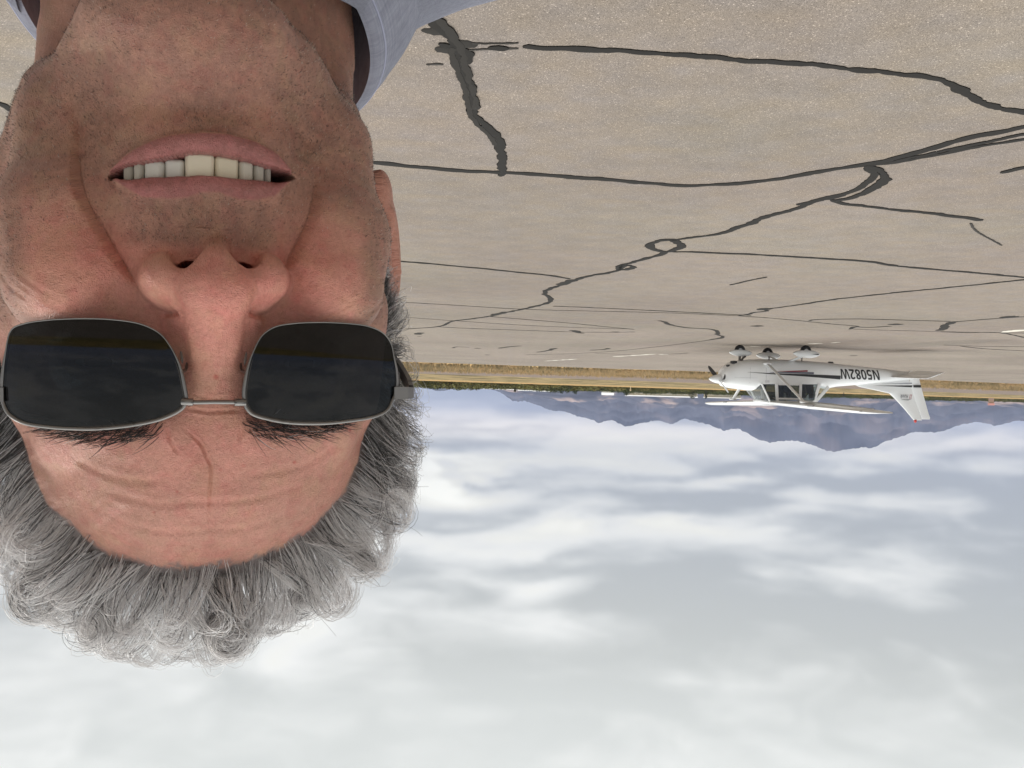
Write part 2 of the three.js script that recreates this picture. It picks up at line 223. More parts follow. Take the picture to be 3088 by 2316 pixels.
setting('taxiway', strip(-700, 400, 4, taxiNear, taxiFar, 3, -0.004), mat(0.62, 0.57, 0.57, 0.95, { map: speckle, specularIntensity: 0.3 }), 'grey paved strip beyond the dry grass');
setting('meadow', strip(-900, 400, 6, (x) => taxiFar(x) + 0.05, (x) => mix(taxiFar(x), woodEdge(x), 0.62) + 4 * noise(x * 0.05, 2, 0), 4, -0.02), mat(0.68, 0.62, 0.70, 1, { map: oliveTex, specularIntensity: 0.1 }), 'olive grass field beyond the paved strip');
setting('stubble_field', strip(-900, 400, 6, (x) => mix(taxiFar(x), woodEdge(x), 0.62) + 4 * noise(x * 0.05, 2, 0) + 0.5, (x) => woodEdge(x) - 20, 4, -0.024), mat(0.76, 0.70, 0.74, 1, { map: strawTex, specularIntensity: 0.1 }), 'pale dry field in front of the far trees');

// the apron, with its sealed cracks
const apronGeo = patchy(strip(-220, 140, 0.9, () => 40, apronEdge, 190, 0), 0.35, 0.17);
const tarmac = setting('tarmac', apronGeo, tarmacMat, 'pale weathered airfield apron with sealed cracks');
function ribbonGeo(pts, w, t = 0.004, y0 = 0.001, ragged = 0.3) {
  const curve = new THREE.CatmullRomCurve3(pts.map(([x, z]) => new THREE.Vector3(x, 0, z)), false, 'centripetal'), len = curve.getLength();
  const n = clamp(Math.round(len / Math.max(w * 0.45, len / 260)), 6, 260), rings = [], T = new THREE.Vector3();
  const s0 = rnd() * 100;
  for (let i = 0; i <= n; i++) {
    const p = curve.getPointAt(i / n); curve.getTangentAt(i / n, T); const nx = -T.z, nz = T.x, d = (i / n) * len / w;
    const end = Math.sqrt(Math.min(1, Math.min(i + 0.15, n - i + 0.15) * (len / n) / (w * 0.5)));
    const wob = w * 0.18 * noise(d * 0.35, s0, 1), a = w * 0.5 * end * (1 + ragged * 1.6 * noise(d * 0.6, s0, 3) + ragged * noise(d * 1.9, s0, 4)), b = w * 0.5 * end * (1 + ragged * 1.6 * noise(d * 0.6, s0, 5) + ragged * noise(d * 1.9, s0, 6));
    const q = (o, y) => [p.x + nx * (o + wob), y, p.z + nz * (o + wob)];
    rings.push([q(-a, y0), q(-a * 0.86, y0 + t), q(b * 0.86, y0 + t), q(b, y0)]);
  }
  return loft(rings);
}
const tarMat = [mat(0.024, 0.022, 0.020, 0.8, { specularIntensity: 0.25 }), mat(0.036, 0.033, 0.030, 0.85, { specularIntensity: 0.2 }), mat(0.055, 0.05, 0.045, 0.85, { specularIntensity: 0.3 })];
const tarBump = tex(256, 256, (u, v, i, j) => { const k = 0.5 + 0.5 * wfbm(u, v, 32, 3, 3); return [k, k, k]; }, false, 4);
tarMat.forEach((m) => { m.bumpMap = tarBump; m.bumpScale = 0.002; });
SEAMS.forEach(([w, pts], i) => {
  const far = Math.min(...pts.map((p) => -p[1]));
  mesh('tar_seam', ribbonGeo(pts, w * (w > 0.05 ? 0.82 : 1), 0.004, 0.0015 + (i % 5) * 0.0006), tarMat[w < 0.05 ? 2 : far > 12 ? 1 : 0], tarmac);
});
{ // the broad seam by the collar was sealed twice: two thinner runs beside it
  const s = SEAMS[3][1]; mesh('tar_seam', ribbonGeo(s.slice(1, 8).map(([x, z]) => [x - 0.022, z + 0.02]), 0.04, 0.004, 0.005), tarMat[1], tarmac);
  mesh('tar_seam', ribbonGeo(s.slice(3, 11).map(([x, z]) => [x + 0.024, z - 0.01]), 0.038, 0.004, 0.0056), tarMat[1], tarmac);
  for (const [k, ox, oz, r] of [[2, 0.035, 0.0, 0.045], [3, -0.035, 0.02, 0.05], [3, 0.04, -0.05, 0.045]]) mesh('tar_patch', blotGeo(s[k][0] + ox, s[k][1] + oz, r * 1.3, r), tarMat[1], tarmac);
}
function blotGeo(x, z, rx, rz) { const lo = [], hi = [], s = rnd() * 50; for (let k = 0; k < 22; k++) { const a = (k / 22) * 2 * Math.PI, r = 1 + 0.35 * noise(Math.cos(a) * 2 + s, Math.sin(a) * 2, 1); lo.push([x + rx * r * Math.cos(a), 0.001, z - rz * r * Math.sin(a)]); hi.push([x + rx * r * 0.9 * Math.cos(a), 0.0068, z - rz * r * 0.9 * Math.sin(a)]); } return loft([lo, hi], false, true); }
PATCHES.forEach(([x, z]) => mesh('tar_patch', blotGeo(x, z, 0.14, 0.22), tarMat[1], tarmac));
const paintMat = mat(0.62, 0.58, 0.5, 0.8);
PAINT.forEach((pts) => mesh('paint_mark', ribbonGeo(pts, 0.22, 0.002, 0.001, 0.5), paintMat, tarmac));

// dry grass tufts along the edge of the apron
{
  const g = []; for (let k = 0; k < 7; k++) { const a = rnd() * 6.28, l = rr(0.16, 0.34), t = rr(0.15, 0.5), x = Math.cos(a), z = Math.sin(a); const b = new THREE.BufferGeometry(); b.setAttribute('position', new THREE.Float32BufferAttribute([-z * 0.02, 0, x * 0.02, z * 0.02, 0, -x * 0.02, x * l * t, l, z * l * t, x * 0.015, 0, z * 0.015, -z * 0.02, 0, x * 0.02, x * l * t, l, z * l * t], 3)); b.computeVertexNormals(); g.push(b); }
  const geo = mergeGeometries(g), N = 26000, im = new THREE.InstancedMesh(geo, mat(1, 1, 1, 1, { transmission: 0.35, specularIntensity: 0.1 }), N), M = new THREE.Matrix4(), c = new THREE.Color(), Q = new THREE.Quaternion(), up = new THREE.Vector3(0, 1, 0);
  im.name = 'dry_grass'; im.userData.kind = 'stuff'; tag(im, 'dry straw grass growing along the edge of the apron', 'grass');
  for (let i = 0; i < N; i++) {
    const x = rr(-110, 40), t = Math.pow(rnd(), 1.5), z = mix(apronEdge(x) - 0.1, taxiNear(x) + 0.3, t * 0.98 + 0.005), s = rr(0.5, 1.25) * (t < 0.02 ? 0.8 : 1);
    M.compose(new THREE.Vector3(x, -0.012, z), Q.setFromAxisAngle(up, rnd() * 6.28), new THREE.Vector3(s * 1.3, s, s * 1.3)); im.setMatrixAt(i, M);
    const o = fbm(x * 0.12, z * 0.2, 4.4, 3) + rr(-0.2, 0.2) > 0.12; o ? ((v) => c.setRGB(v, v * 0.86, v * 0.55))(rr(0.24, 0.34)) : ((v) => c.setRGB(v, v * 0.79, v * 0.50))(rr(0.40, 0.58)); im.setColorAt(i, c);
  }
  scene.add(im);
}

// ---------------------------------------------------------------- mountains
{
  const crest = lerpTable([[-60, 0.9], [-52, 1.5], [-44, 1.2], [-38, 0.75], [-33, 0.95], ...CREST, [7, -0.1], [12, 0.15], [18, 0.35], [26, 0.2], [34, 0.55], [45, 0.3], [60, 0.2]]);
  const D = 8200, NA = 1400, ND = 90, A0 = -60, A1 = 60, p = [], id = [], col = [];
  const ridge = (x, y, z) => { let s = 0, a = 0.5; for (let i = 0; i < 5; i++) { s += a * (1 - Math.abs(noise(x, y, z)) * 2); x *= 2.1; y *= 2.1; a *= 0.5; } return s; };
  for (let i = 0; i <= NA; i++) {
    const az = mix(A0, A1, i / NA), e = crest(az), hC = Math.max(0, Math.tan(rad(e)) * D + 1.68) + (az > -34 && az < 6 ? 5 * noise(az * 9, 0.5, 0) + 6 * noise(az * 22, 2.5, 0) : 30 * noise(az * 1.5, 7, 0));
    for (let j = 0; j <= ND; j++) {
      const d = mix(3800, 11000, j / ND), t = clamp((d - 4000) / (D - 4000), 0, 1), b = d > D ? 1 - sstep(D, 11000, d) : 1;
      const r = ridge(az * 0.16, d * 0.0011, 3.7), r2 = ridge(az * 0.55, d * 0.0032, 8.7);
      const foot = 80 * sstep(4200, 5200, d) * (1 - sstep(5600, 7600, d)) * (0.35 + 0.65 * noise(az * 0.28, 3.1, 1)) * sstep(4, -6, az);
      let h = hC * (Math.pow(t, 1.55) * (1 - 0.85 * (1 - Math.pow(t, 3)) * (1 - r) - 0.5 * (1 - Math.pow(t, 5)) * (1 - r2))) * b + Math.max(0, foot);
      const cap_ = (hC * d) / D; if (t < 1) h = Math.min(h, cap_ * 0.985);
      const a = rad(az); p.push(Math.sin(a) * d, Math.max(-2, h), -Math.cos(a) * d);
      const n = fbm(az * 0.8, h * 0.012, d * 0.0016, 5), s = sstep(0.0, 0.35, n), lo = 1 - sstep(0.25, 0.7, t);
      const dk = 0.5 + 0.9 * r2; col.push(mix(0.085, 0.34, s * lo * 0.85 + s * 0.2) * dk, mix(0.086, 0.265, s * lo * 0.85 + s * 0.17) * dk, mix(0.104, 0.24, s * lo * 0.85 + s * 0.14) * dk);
    }
  }
  for (let i = 0; i < NA; i++) for (let j = 0; j < ND; j++) { const a = i * (ND + 1) + j, b = a + ND + 1; id.push(a, b, a + 1, b, b + 1, a + 1); }
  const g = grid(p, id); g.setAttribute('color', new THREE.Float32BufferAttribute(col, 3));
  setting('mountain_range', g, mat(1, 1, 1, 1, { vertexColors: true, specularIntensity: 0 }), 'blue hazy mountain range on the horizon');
}
scene.fog = new THREE.FogExp2(new THREE.Color().setRGB(0.17, 0.20, 0.30), 0.00006);

// ---------------------------------------------------------------- the far tree belt and buildings
const azPoint = (az, d) => [Math.sin(rad(az)) * d, 0, -Math.cos(rad(az)) * d];
const leafMat = mat(1, 1, 1, 1, { vertexColors: true, specularIntensity: 0.1 });
function leafClump(R, H, n, c0) { // a shrub crown of many leaf-sized faces, uneven
  const pos = [], col = [];
  for (let k = 0; k < n; k++) {
    const a = rnd() * 6.283, u = Math.pow(rnd(), 0.6), y = rnd(), r = R * u * Math.sqrt(Math.max(0.05, 1 - (y * 1.1 - 0.25) ** 2)) * (0.8 + 0.45 * noise(Math.cos(a) * 1.5, y * 3, R));
    const x = Math.cos(a) * r, z = Math.sin(a) * r, Y = H * y * (0.85 + 0.3 * noise(x * 0.8, z * 0.8, 4)), s = rr(0.18, 0.42) * Math.max(0.7, R * 0.35);
    for (let q = 0; q < 3; q++) pos.push(x + rr(-s, s), Y + rr(-s, s) * 0.8, z + rr(-s, s));
    const v = rr(0.7, 1.3); for (let q = 0; q < 3; q++) col.push(c0[0] * v, c0[1] * v, c0[2] * v);
  }
  const g = new THREE.BufferGeometry(); g.setAttribute('position', new THREE.Float32BufferAttribute(pos, 3)); g.setAttribute('color', new THREE.Float32BufferAttribute(col, 3)); g.computeVertexNormals(); return g;
}
{
  const kinds = [leafClump(3.0, 2.6, 260, [0.10, 0.105, 0.045]), leafClump(2.3, 3.1, 260, [0.075, 0.09, 0.042]), leafClump(4.0, 2.1, 260, [0.15, 0.145, 0.06])];
  kinds.forEach((g, k) => {
    const N = 2300, im = new THREE.InstancedMesh(g, leafMat, N), M = new THREE.Matrix4(), Q = new THREE.Quaternion(), up = new THREE.Vector3(0, 1, 0), c = new THREE.Color();
    for (let i = 0; i < N; i++) { const x = mix(-640, 130, Math.pow(rnd(), 0.85)), z = woodEdge(x) - rr(0, 70) - 6 * noise(x * 0.03, k, 2), s = rr(0.55, 1.15); M.compose(new THREE.Vector3(x, -0.1, z), Q.setFromAxisAngle(up, rnd() * 6.28), new THREE.Vector3(s * 1.2, s * (0.8 + 0.3 * noise(x * 0.05, 9, k)), s * 1.2)); im.setMatrixAt(i, M); const v = rr(0.75, 1.25); im.setColorAt(i, c.setRGB(v * rr(0.95, 1.1), v, v * 0.95)); }
    im.name = named('tree_belt'); im.userData.kind = 'stuff'; tag(im, ['low olive scrub of the far tree belt', 'dark taller bushes of the far tree belt', 'pale low scrub of the far tree belt'][k], 'tree belt'); scene.add(im);
  });
}
function farTree(az, d, R, H, label, c0) {
  const t = thing('bushy_tree', label, 'tree', azPoint(az, d), rnd() * 6);
  mesh('crown', moved(leafClump(R, H * 0.82, 700, c0), 0, H * 0.2, 0), leafMat, t);
  const limbs = [tube([[0, -0.1, 0], [0.08, H * 0.2, 0.05], [0, H * 0.5, 0]], [0.22, 0.17, 0.06], 7)]; for (const a of [0.4, 2.4, 4.5]) limbs.push(tube([[0, H * 0.18, 0], [Math.cos(a) * R * 0.3, H * 0.38, Math.sin(a) * R * 0.3], [Math.cos(a) * R * 0.55, H * 0.6, Math.sin(a) * R * 0.55]], [0.12, 0.08, 0.03], 6));
  mesh('trunk', merge(limbs), mat(0.10, 0.08, 0.06, 0.9), t);
}
farTree(-11.55, 430, 2.5, 4.5, 'round dark tree beside the long white building, left of the airplane nose', [0.05, 0.065, 0.032]);
farTree(-12.4, 435, 0.9, 4.3, 'small narrow tree just above the airplane propeller', [0.05, 0.065, 0.032]);
farTree(-4.1, 380, 2.0, 3.5, 'low dark bush tree in the belt below the lower mountain slope', [0.05, 0.07, 0.032]);
farTree(-3.2, 375, 1.5, 3.3, 'small dark bush tree at the right of a paler gap in the belt', [0.05, 0.07, 0.032]);
farTree(-7.4, 410, 2.4, 3.7, 'olive bush tree left of the small white house', [0.065, 0.075, 0.036]);
farTree(-0.2, 350, 0.9, 3.1, 'thin pale tree standing above the belt near the man’s temple', [0.075, 0.085, 0.048]);
// buildings beyond the trees
function shed(name, label, az, d, W, H, rise, base, wallCol, roofCol, windows) {
  const t = thing(name, label, 'building', azPoint(az, d), -rad(az)); t.position.y = base;
  const Dp = Math.max(8, W * 0.22);
  mesh('wall', new THREE.BoxGeometry(W, H, Dp).translate(0, H / 2, 0), mat(...wallCol, 0.8), t);
  const s = new THREE.Shape(); s.moveTo(-Dp / 2 - 0.4, 0); s.lineTo(Dp / 2 + 0.4, 0); s.lineTo(0, rise); s.closePath();
  mesh('roof', new THREE.ExtrudeGeometry(s, { depth: W + 0.8, bevelEnabled: false }).rotateY(Math.PI / 2).translate(-W / 2 - 0.4, H + 0.003, 0), mat(...roofCol, 0.7), t);
  for (let k = 0; k < windows; k++) { const x = mix(-W / 2, W / 2, (k + 0.5) / windows), w = mesh('window', new THREE.BoxGeometry(Math.min(2, W / windows * 0.5), H * 0.35, 0.12).translate(x, H * 0.55, Dp / 2 + 0.06), mat(0.5, 0.5, 0.48, 0.6), t); mesh('pane', new THREE.BoxGeometry(Math.min(1.7, W / windows * 0.42), H * 0.29, 0.04).translate(x, H * 0.55, Dp / 2 + 0.14), mat(0.04, 0.05, 0.06, 0.1), w); }
}
shed('long_hangar', 'long low white building between the lone trees by the airplane nose', -9.6, 560, 44, 4.0, 0.7, 0, [0.62, 0.6, 0.56], [0.6, 0.6, 0.6], 0);
shed('storage_shed', 'pale building seen under the far wing of the airplane', -13.4, 560, 22, 4.0, 0.6, 0, [0.58, 0.54, 0.46], [0.5, 0.48, 0.45], 0);
shed('white_house', 'small white house in the tree belt under the first mountain peak', -6.2, 520, 6.5, 2.8, 1.5, 0, [0.72, 0.72, 0.70], [0.66, 0.66, 0.66], 2);
shed('white_warehouse', 'long white warehouse low on the horizon beside the man’s head', 1.3, 620, 40, 2.4, 0.4, 0, [0.7, 0.7, 0.68], [0.66, 0.66, 0.64], 0);
shed('white_shed', 'short white shed where the mountain slope meets the horizon', -0.9, 600, 10, 2.7, 0.5, 0, [0.7, 0.7, 0.68], [0.66, 0.66, 0.64], 0);
shed('white_shed', 'white shed under the low end of the mountain slope', -1.9, 600, 11, 2.9, 0.5, 0, [0.7, 0.7, 0.68], [0.66, 0.66, 0.64], 0);
shed('red_roofed_house', 'small house with a dull red roof in the trees beyond the airplane tail', -28.5, 700, 3.4, 3.6, 1.5, 0, [0.4, 0.30, 0.26], [0.36, 0.15, 0.12], 0);
{ // marker posts in the field
  const t = thing('marker_post', 'small pale marker post standing in the field left of the white house', 'marker', azPoint(-7.65, 330));
  mesh('post', new THREE.CylinderGeometry(0.16, 0.18, 1.1, 10).translate(0, 0.55, 0), mat(0.62, 0.55, 0.38, 0.7), t); mesh('head', new RoundedBoxGeometry(0.5, 0.6, 0.4, 2, 0.05).translate(0, 1.3, 0), mat(0.66, 0.58, 0.40, 0.6), t);
  const t2 = thing('marker_post', 'dark little marker post in the pale field beneath the near wing', 'marker', azPoint(-20.6, 380));
  mesh('post', new THREE.CylinderGeometry(0.14, 0.16, 1.0, 10).translate(0, 0.5, 0), mat(0.05, 0.05, 0.04, 0.7), t2); mesh('head', new RoundedBoxGeometry(0.9, 0.7, 0.4, 2, 0.05).translate(0, 1.2, 0), mat(0.05, 0.05, 0.04, 0.6), t2);
}

// ---------------------------------------------------------------- the airplane
{
  const P = thing('light_airplane', 'white high-wing light airplane with black and red stripes parked on the apron', 'airplane', [-9.45, 0, -30.6], rad(-11));
  const white = mat(0.80, 0.81, 0.81, 0.28, { clearcoat: 0.5, clearcoatRoughness: 0.12 }), dark = mat(0.025, 0.025, 0.027, 0.5), rubber = mat(0.018, 0.018, 0.019, 0.85), metal = mat(0.45, 0.45, 0.46, 0.4, { metalness: 0.8 });
  const black = mat(0.022, 0.024, 0.026, 0.4), blueGrey = mat(0.13, 0.14, 0.18, 0.4), red = mat(0.27, 0.035, 0.045, 0.4);
  // x, bottom, top, half width, squareness, ceiling (the cabin is cut off at the sill)
  const SEC = [[2.40, 0.92, 1.36, 0.22, 2.2], [2.32, 0.80, 1.43, 0.34, 2.4], [2.2, 0.70, 1.46, 0.42, 2.6], [2.0, 0.58, 1.49, 0.48, 2.8], [1.7, 0.52, 1.52, 0.51, 3], [1.32, 0.48, 1.56, 0.54, 3.2], [1.26, 0.48, 1.56, 0.54, 3.2, 1.5], [1.12, 0.47, 1.7, 0.545, 3.4, 1.33], [0.6, 0.455, 1.9, 0.55, 3.6, 1.31], [0.0, 0.455, 1.9, 0.545, 3.6, 1.30], [-0.6, 0.465, 1.85, 0.52, 3.4, 1.29], [-1.0, 0.48, 1.7, 0.485, 3.2, 1.31], [-1.32, 0.495, 1.5, 0.45, 3.0, 1.37], [-1.5, 0.505, 1.42, 0.43, 2.8], [-1.9, 0.53, 1.34, 0.385, 2.6], [-2.6, 0.575, 1.27, 0.31, 2.5], [-3.4, 0.63, 1.18, 0.23, 2.4], [-4.2, 0.69, 1.10, 0.15, 2.3], [-4.75, 0.74, 1.03, 0.09, 2.2], [-5.02, 0.79, 0.98, 0.04, 2.2]];
  const secAt = (x) => { let i = 0; while (i < SEC.length - 2 && x < SEC[i + 1][0]) i++; const a = SEC[i], b = SEC[i + 1], t = clamp((x - a[0]) / (b[0] - a[0]), 0, 1); return [0, 1, 2, 3, 4].map((k) => mix(a[k], b[k], t)); };
  const fusZ = (x, y) => { const [, lo, hi, w, e] = secAt(x), c = (lo + hi) / 2, h = (hi - lo) / 2, u = clamp(Math.abs(y - c) / h, 0, 1); return w * Math.pow(1 - Math.pow(u, e), 1 / e); };
  const ring = ([x, lo, hi, w, e, ceil]) => { const r = []; for (let k = 0; k < 44; k++) { const a = (k / 44) * 2 * Math.PI, c = Math.cos(a), s = Math.sin(a); r.push([x, Math.min(ceil ?? 9, (lo + hi) / 2 + (hi - lo) / 2 * Math.sign(s) * Math.pow(Math.abs(s), 2 / e)), w * Math.sign(c) * Math.pow(Math.abs(c), 2 / e)]); } return r; };
  const fus = mesh('fuselage', loft(SEC.map(ring)), white, P);
  // nose intakes, lower cowl openings, belly fittings
  for (const [z, y] of [[0.235, 1.11], [-0.235, 1.11]]) mesh('air_intake', moved(new THREE.CylinderGeometry(0.095, 0.095, 0.05, 24).scale(1.15, 1, 0.8), 2.355, y, z, 0, 0, Math.PI / 2 - 0.25), dark, P);
  mesh('cowl_opening', moved(new RoundedBoxGeometry(0.10, 0.09, 0.16, 2, 0.03), 2.20, 0.735, 0.17), dark, P); mesh('cowl_opening', moved(new RoundedBoxGeometry(0.16, 0.1, 0.24, 2, 0.03), 2.02, 0.605, 0.22), dark, P);
  mesh('exhaust_pipe', tube([[1.75, 0.56, 0.2], [1.68, 0.45, 0.22], [1.6, 0.39, 0.23]], 0.035, 10), mat(0.06, 0.05, 0.045, 0.7), P);
  mesh('antenna', moved(new RoundedBoxGeometry(0.2, 0.07, 0.05, 2, 0.02), -1.72, 0.50, 0), dark, P);
  mesh('door_step', tube([[-0.38, 0.50, 0.42], [-0.38, 0.40, 0.44], [-0.30, 0.39, 0.46]], 0.02, 8), dark, P); mesh('door_step', tube([[0.82, 0.5, 0.40], [0.82, 0.41, 0.42], [0.86, 0.40, 0.44]], 0.02, 8), dark, P);
  // conforming bands: along x, [x, yLow, yHigh]
  const band = (T, m, name, side = 1, lift = 0.004) => { const p = [], id = [], N = 60, R = 4; for (let i = 0; i <= N; i++) { const t = i / N, x = mix(T[0][0], T[T.length - 1][0], t); let k = 0; while (k < T.length - 2 && x < T[k + 1][0]) k++; const f = (x - T[k][0]) / (T[k + 1][0] - T[k][0]), a = mix(T[k][1], T[k + 1][1], f), b = mix(T[k][2], T[k + 1][2], f); for (let j = 0; j <= R; j++) { const y = mix(a, b, j / R); p.push(x, y, side * (fusZ(x, y) + lift)); } } for (let i = 0; i < N; i++) for (let j = 0; j < R; j++) { const a = i * (R + 1) + j, b = a + R + 1; id.push(a, b, a + 1, b, b + 1, a + 1); } mesh(name, grid(p, id), m, fus); };
  for (const s of [1, -1]) {
    band([[1.65, 0.938, 0.942], [0.6, 0.945, 0.99], [-0.6, 0.945, 1.03], [-1.88, 0.955, 1.09]], black, 'black_stripe', s);
    band([[0.85, 0.915, 0.925], [0.2, 0.882, 0.93], [-0.80, 0.868, 0.938]], blueGrey, 'grey_stripe', s, 0.006);
    band([[0.6, 0.878, 0.884], [0, 0.842, 0.878], [-0.56, 0.805, 0.860]], red, 'red_stripe', s, 0.006);
    for (const [x, h] of [[0.98, 0.006], [1.55, 0.005]]) band([[x + 0.004, 0.62, 1.30], [x - 0.004, 0.62, 1.30]], mat(0.35, 0.35, 0.35, 0.6), 'panel_seam', s, 0.003);
    band([[2.1, 1.118, 1.123], [1.3, 1.12, 1.125]], mat(0.4, 0.4, 0.4, 0.6), 'panel_seam', s, 0.003);
    band([[1.02, 1.19, 1.27], [0.86, 1.19, 1.27]], mat(0.62, 0.62, 0.64, 0.6), 'placard', s, 0.003);
  }
  // registration, leaning back, on the tail cone
  const font = await new FontLoader().loadAsync('fonts/droid/droid_sans_bold.typeface.json');
  const finer = (g0, lim) => { // split long edges so that the letters follow the skin
    let g = g0.toNonIndexed(), P = Array.from(g.attributes.position.array), again = true;
    for (let round = 0; again && round < 7; round++) { again = false; const Q = []; for (let i = 0; i < P.length; i += 9) { const v = [P.slice(i, i + 3), P.slice(i + 3, i + 6), P.slice(i + 6, i + 9)], L = [0, 1, 2].map((k) => Math.hypot(v[k][0] - v[(k + 1) % 3][0], v[k][1] - v[(k + 1) % 3][1])), k = L.indexOf(Math.max(...L)); if (L[k] > lim) { again = true; const a = v[k], b = v[(k + 1) % 3], c = v[(k + 2) % 3], m = [(a[0] + b[0]) / 2, (a[1] + b[1]) / 2, 0]; Q.push(...a, ...m, ...c, ...m, ...b, ...c); } else Q.push(...v[0], ...v[1], ...v[2]); } P = Q; }
    const r = new THREE.BufferGeometry(); r.setAttribute('position', new THREE.Float32BufferAttribute(P, 3)); return r;
  };
  const letters = (txt, x0, y0, h, w, shear, zAt, m, name, parent, dir = 1) => {
    const shapes = font.generateShapes(txt, 1), g = finer(new THREE.ShapeGeometry(shapes, 6), 0.09); g.computeBoundingBox(); const B = g.boundingBox, p = g.attributes.position;
    for (let i = 0; i < p.count; i++) { const u = (p.getX(i) - B.min.x) / (B.max.x - B.min.x), v = (p.getY(i) - B.min.y) / (B.max.y - B.min.y), y = y0 + v * h, x = x0 + dir * (u * w + v * shear); p.setXYZ(i, x, y, zAt(x, y)); }
    g.computeVertexNormals(); mesh(name, g, m, parent);
  };
  letters('N5082W', -3.42, 0.715, 0.355, 1.62, -0.10, (x, y) => fusZ(x, y) + 0.006, black, 'registration', fus);
  letters('N5082W', -1.80, 0.715, 0.355, 1.62, -0.10, (x, y) => -fusZ(x, y) - 0.006, black, 'registration', fus, -1);
  // cabin: roof, posts, glass, seats
  const cabW = 0.545, roofY = 1.90;
  mesh('cabin_roof', loft([[1.02, 1.9, 0.3], [0.8, 1.93, 0.46], [0.2, 1.96, 0.53], [-0.6, 1.94, 0.50], [-1.0, 1.88, 0.40]].map(([x, y, w]) => { const r = []; for (let k = 0; k < 24; k++) { const a = (k / 24) * 2 * Math.PI, c = Math.cos(a), s = Math.sin(a); r.push([x, y + 0.065 * Math.sign(s) * Math.pow(Math.abs(s), 0.6), w * Math.sign(c) * Math.pow(Math.abs(c), 0.6)]); } return r; })), white, P);
  const bar = (a, b, w, d) => { const A = new THREE.Vector3(...a), B = new THREE.Vector3(...b), L = A.distanceTo(B), g = new RoundedBoxGeometry(w, L, d, 2, Math.min(w, d) * 0.25); g.applyQuaternion(new THREE.Quaternion().setFromUnitVectors(new THREE.Vector3(0, 1, 0), B.clone().sub(A).normalize())); return g.translate((a[0] + b[0]) / 2, (a[1] + b[1]) / 2, (a[2] + b[2]) / 2); };
  for (const s of [1, -1]) {
    mesh('door_post', bar([1.14, 1.31, s * 0.54], [0.80, 1.90, s * 0.50], 0.05, 0.05), white, P);
    mesh('door_post', bar([0.60, 1.29, s * 0.545], [0.54, 1.90, s * 0.52], 0.10, 0.05), white, P);
    mesh('door_post', bar([-0.30, 1.28, s * 0.53], [-0.30, 1.90, s * 0.51], 0.10, 0.05), white, P);
    mesh('door_post', bar([-1.02, 1.27, s * 0.485], [-0.86, 1.90, s * 0.43], 0.12, 0.05), white, P);
    mesh('rear_post', bar([-1.45, 1.36, s * 0.36], [-0.95, 1.88, s * 0.38], 0.11, 0.05), white, P);
    mesh('window_frame', bar([0.53, 1.325, s * 0.552], [-0.25, 1.315, s * 0.543], 0.045, 0.03), white, P); mesh('window_frame', bar([0.5, 1.80, s * 0.53], [-0.25, 1.80, s * 0.52], 0.06, 0.03), white, P);
    const glass = mat(0.34, 0.37, 0.36, 0.02, { transmission: 1, thickness: 0 });
    const pane = (pts) => { const g = new THREE.BufferGeometry(), p = [], id = []; pts.forEach(([x, y]) => p.push(x, y, s * mix(0.535, 0.505, (y - 1.3) / 0.6) * (x < -0.6 ? mix(1, 0.87, (-0.6 - x) / 0.5) : 1))); for (let k = 1; k < pts.length - 1; k++) id.push(0, k, k + 1); g.setAttribute('position', new THREE.Float32BufferAttribute(p, 3)); g.setIndex(id); g.computeVertexNormals(); return mesh('side_window', g, glass, P); };
    pane([[1.12, 1.32], [0.62, 1.30], [0.58, 1.86], [0.82, 1.86]]); pane([[0.55, 1.31], [-0.25, 1.30], [-0.25, 1.86], [0.52, 1.86]]); pane([[-0.35, 1.29], [-0.97, 1.28], [-0.86, 1.84], [-0.35, 1.86]]);
    for (const [x, c] of [[0.30, [0.03, 0.032, 0.05]], [-0.55, [0.16, 0.13, 0.10]]]) { const z = s * 0.25, seat = mesh('seat', merge([moved(new RoundedBoxGeometry(0.44, 0.14, 0.4, 2, 0.05), x, 1.0, z), moved(new RoundedBoxGeometry(0.12, 0.62, 0.38, 2, 0.05), x - 0.24, 1.30, z, 0, 0, 0.16)]), mat(...c, 0.85), P); mesh('headrest', moved(new RoundedBoxGeometry(0.08, 0.16, 0.24, 2, 0.03), x - 0.31, 1.68, z), mat(...c, 0.85), seat); }
  }
  mesh('instrument_panel', moved(new RoundedBoxGeometry(0.16, 0.26, 0.9, 2, 0.05), 0.98, 1.36, 0), dark, P);
  { // wrapped windscreen and the rear window
    const shell = (a, b, n, m, name) => { const p = [], id = [], R = 6; for (let j = 0; j <= R; j++) for (let i = 0; i <= n; i++) { const t = i / n * 2 - 1, v = j / R, u = Math.abs(t); const A = a(t), B = b(t); const q = [0, 1, 2].map((k) => mix(A[k], B[k], v)); q[0] += 0.05 * Math.sin(v * Math.PI) * Math.sign(A[0]) * (1 - u * u); p.push(...q); } for (let j = 0; j < R; j++) for (let i = 0; i < n; i++) { const k = j * (n + 1) + i; id.push(k, k + 1, k + n + 1, k + 1, k + n + 2, k + n + 1); } return mesh(name, grid(p, id), m, P); };
    shell((t) => [1.36 - 0.22 * t * t, 1.555 - 0.22 * t * t * t * t, 0.535 * t], (t) => [1.0 - 0.2 * t * t, 1.89, 0.49 * t], 18, mat(0.75, 0.78, 0.78, 0.03, { transmission: 0.9, thickness: 0 }), 'windscreen');
    shell((t) => [-1.46, 1.40 - 0.04 * t * t, 0.36 * t], (t) => [-0.97, 1.87, 0.37 * t], 10, mat(0.62, 0.66, 0.66, 0.02, { transmission: 1, thickness: 0 }), 'rear_window');
  }
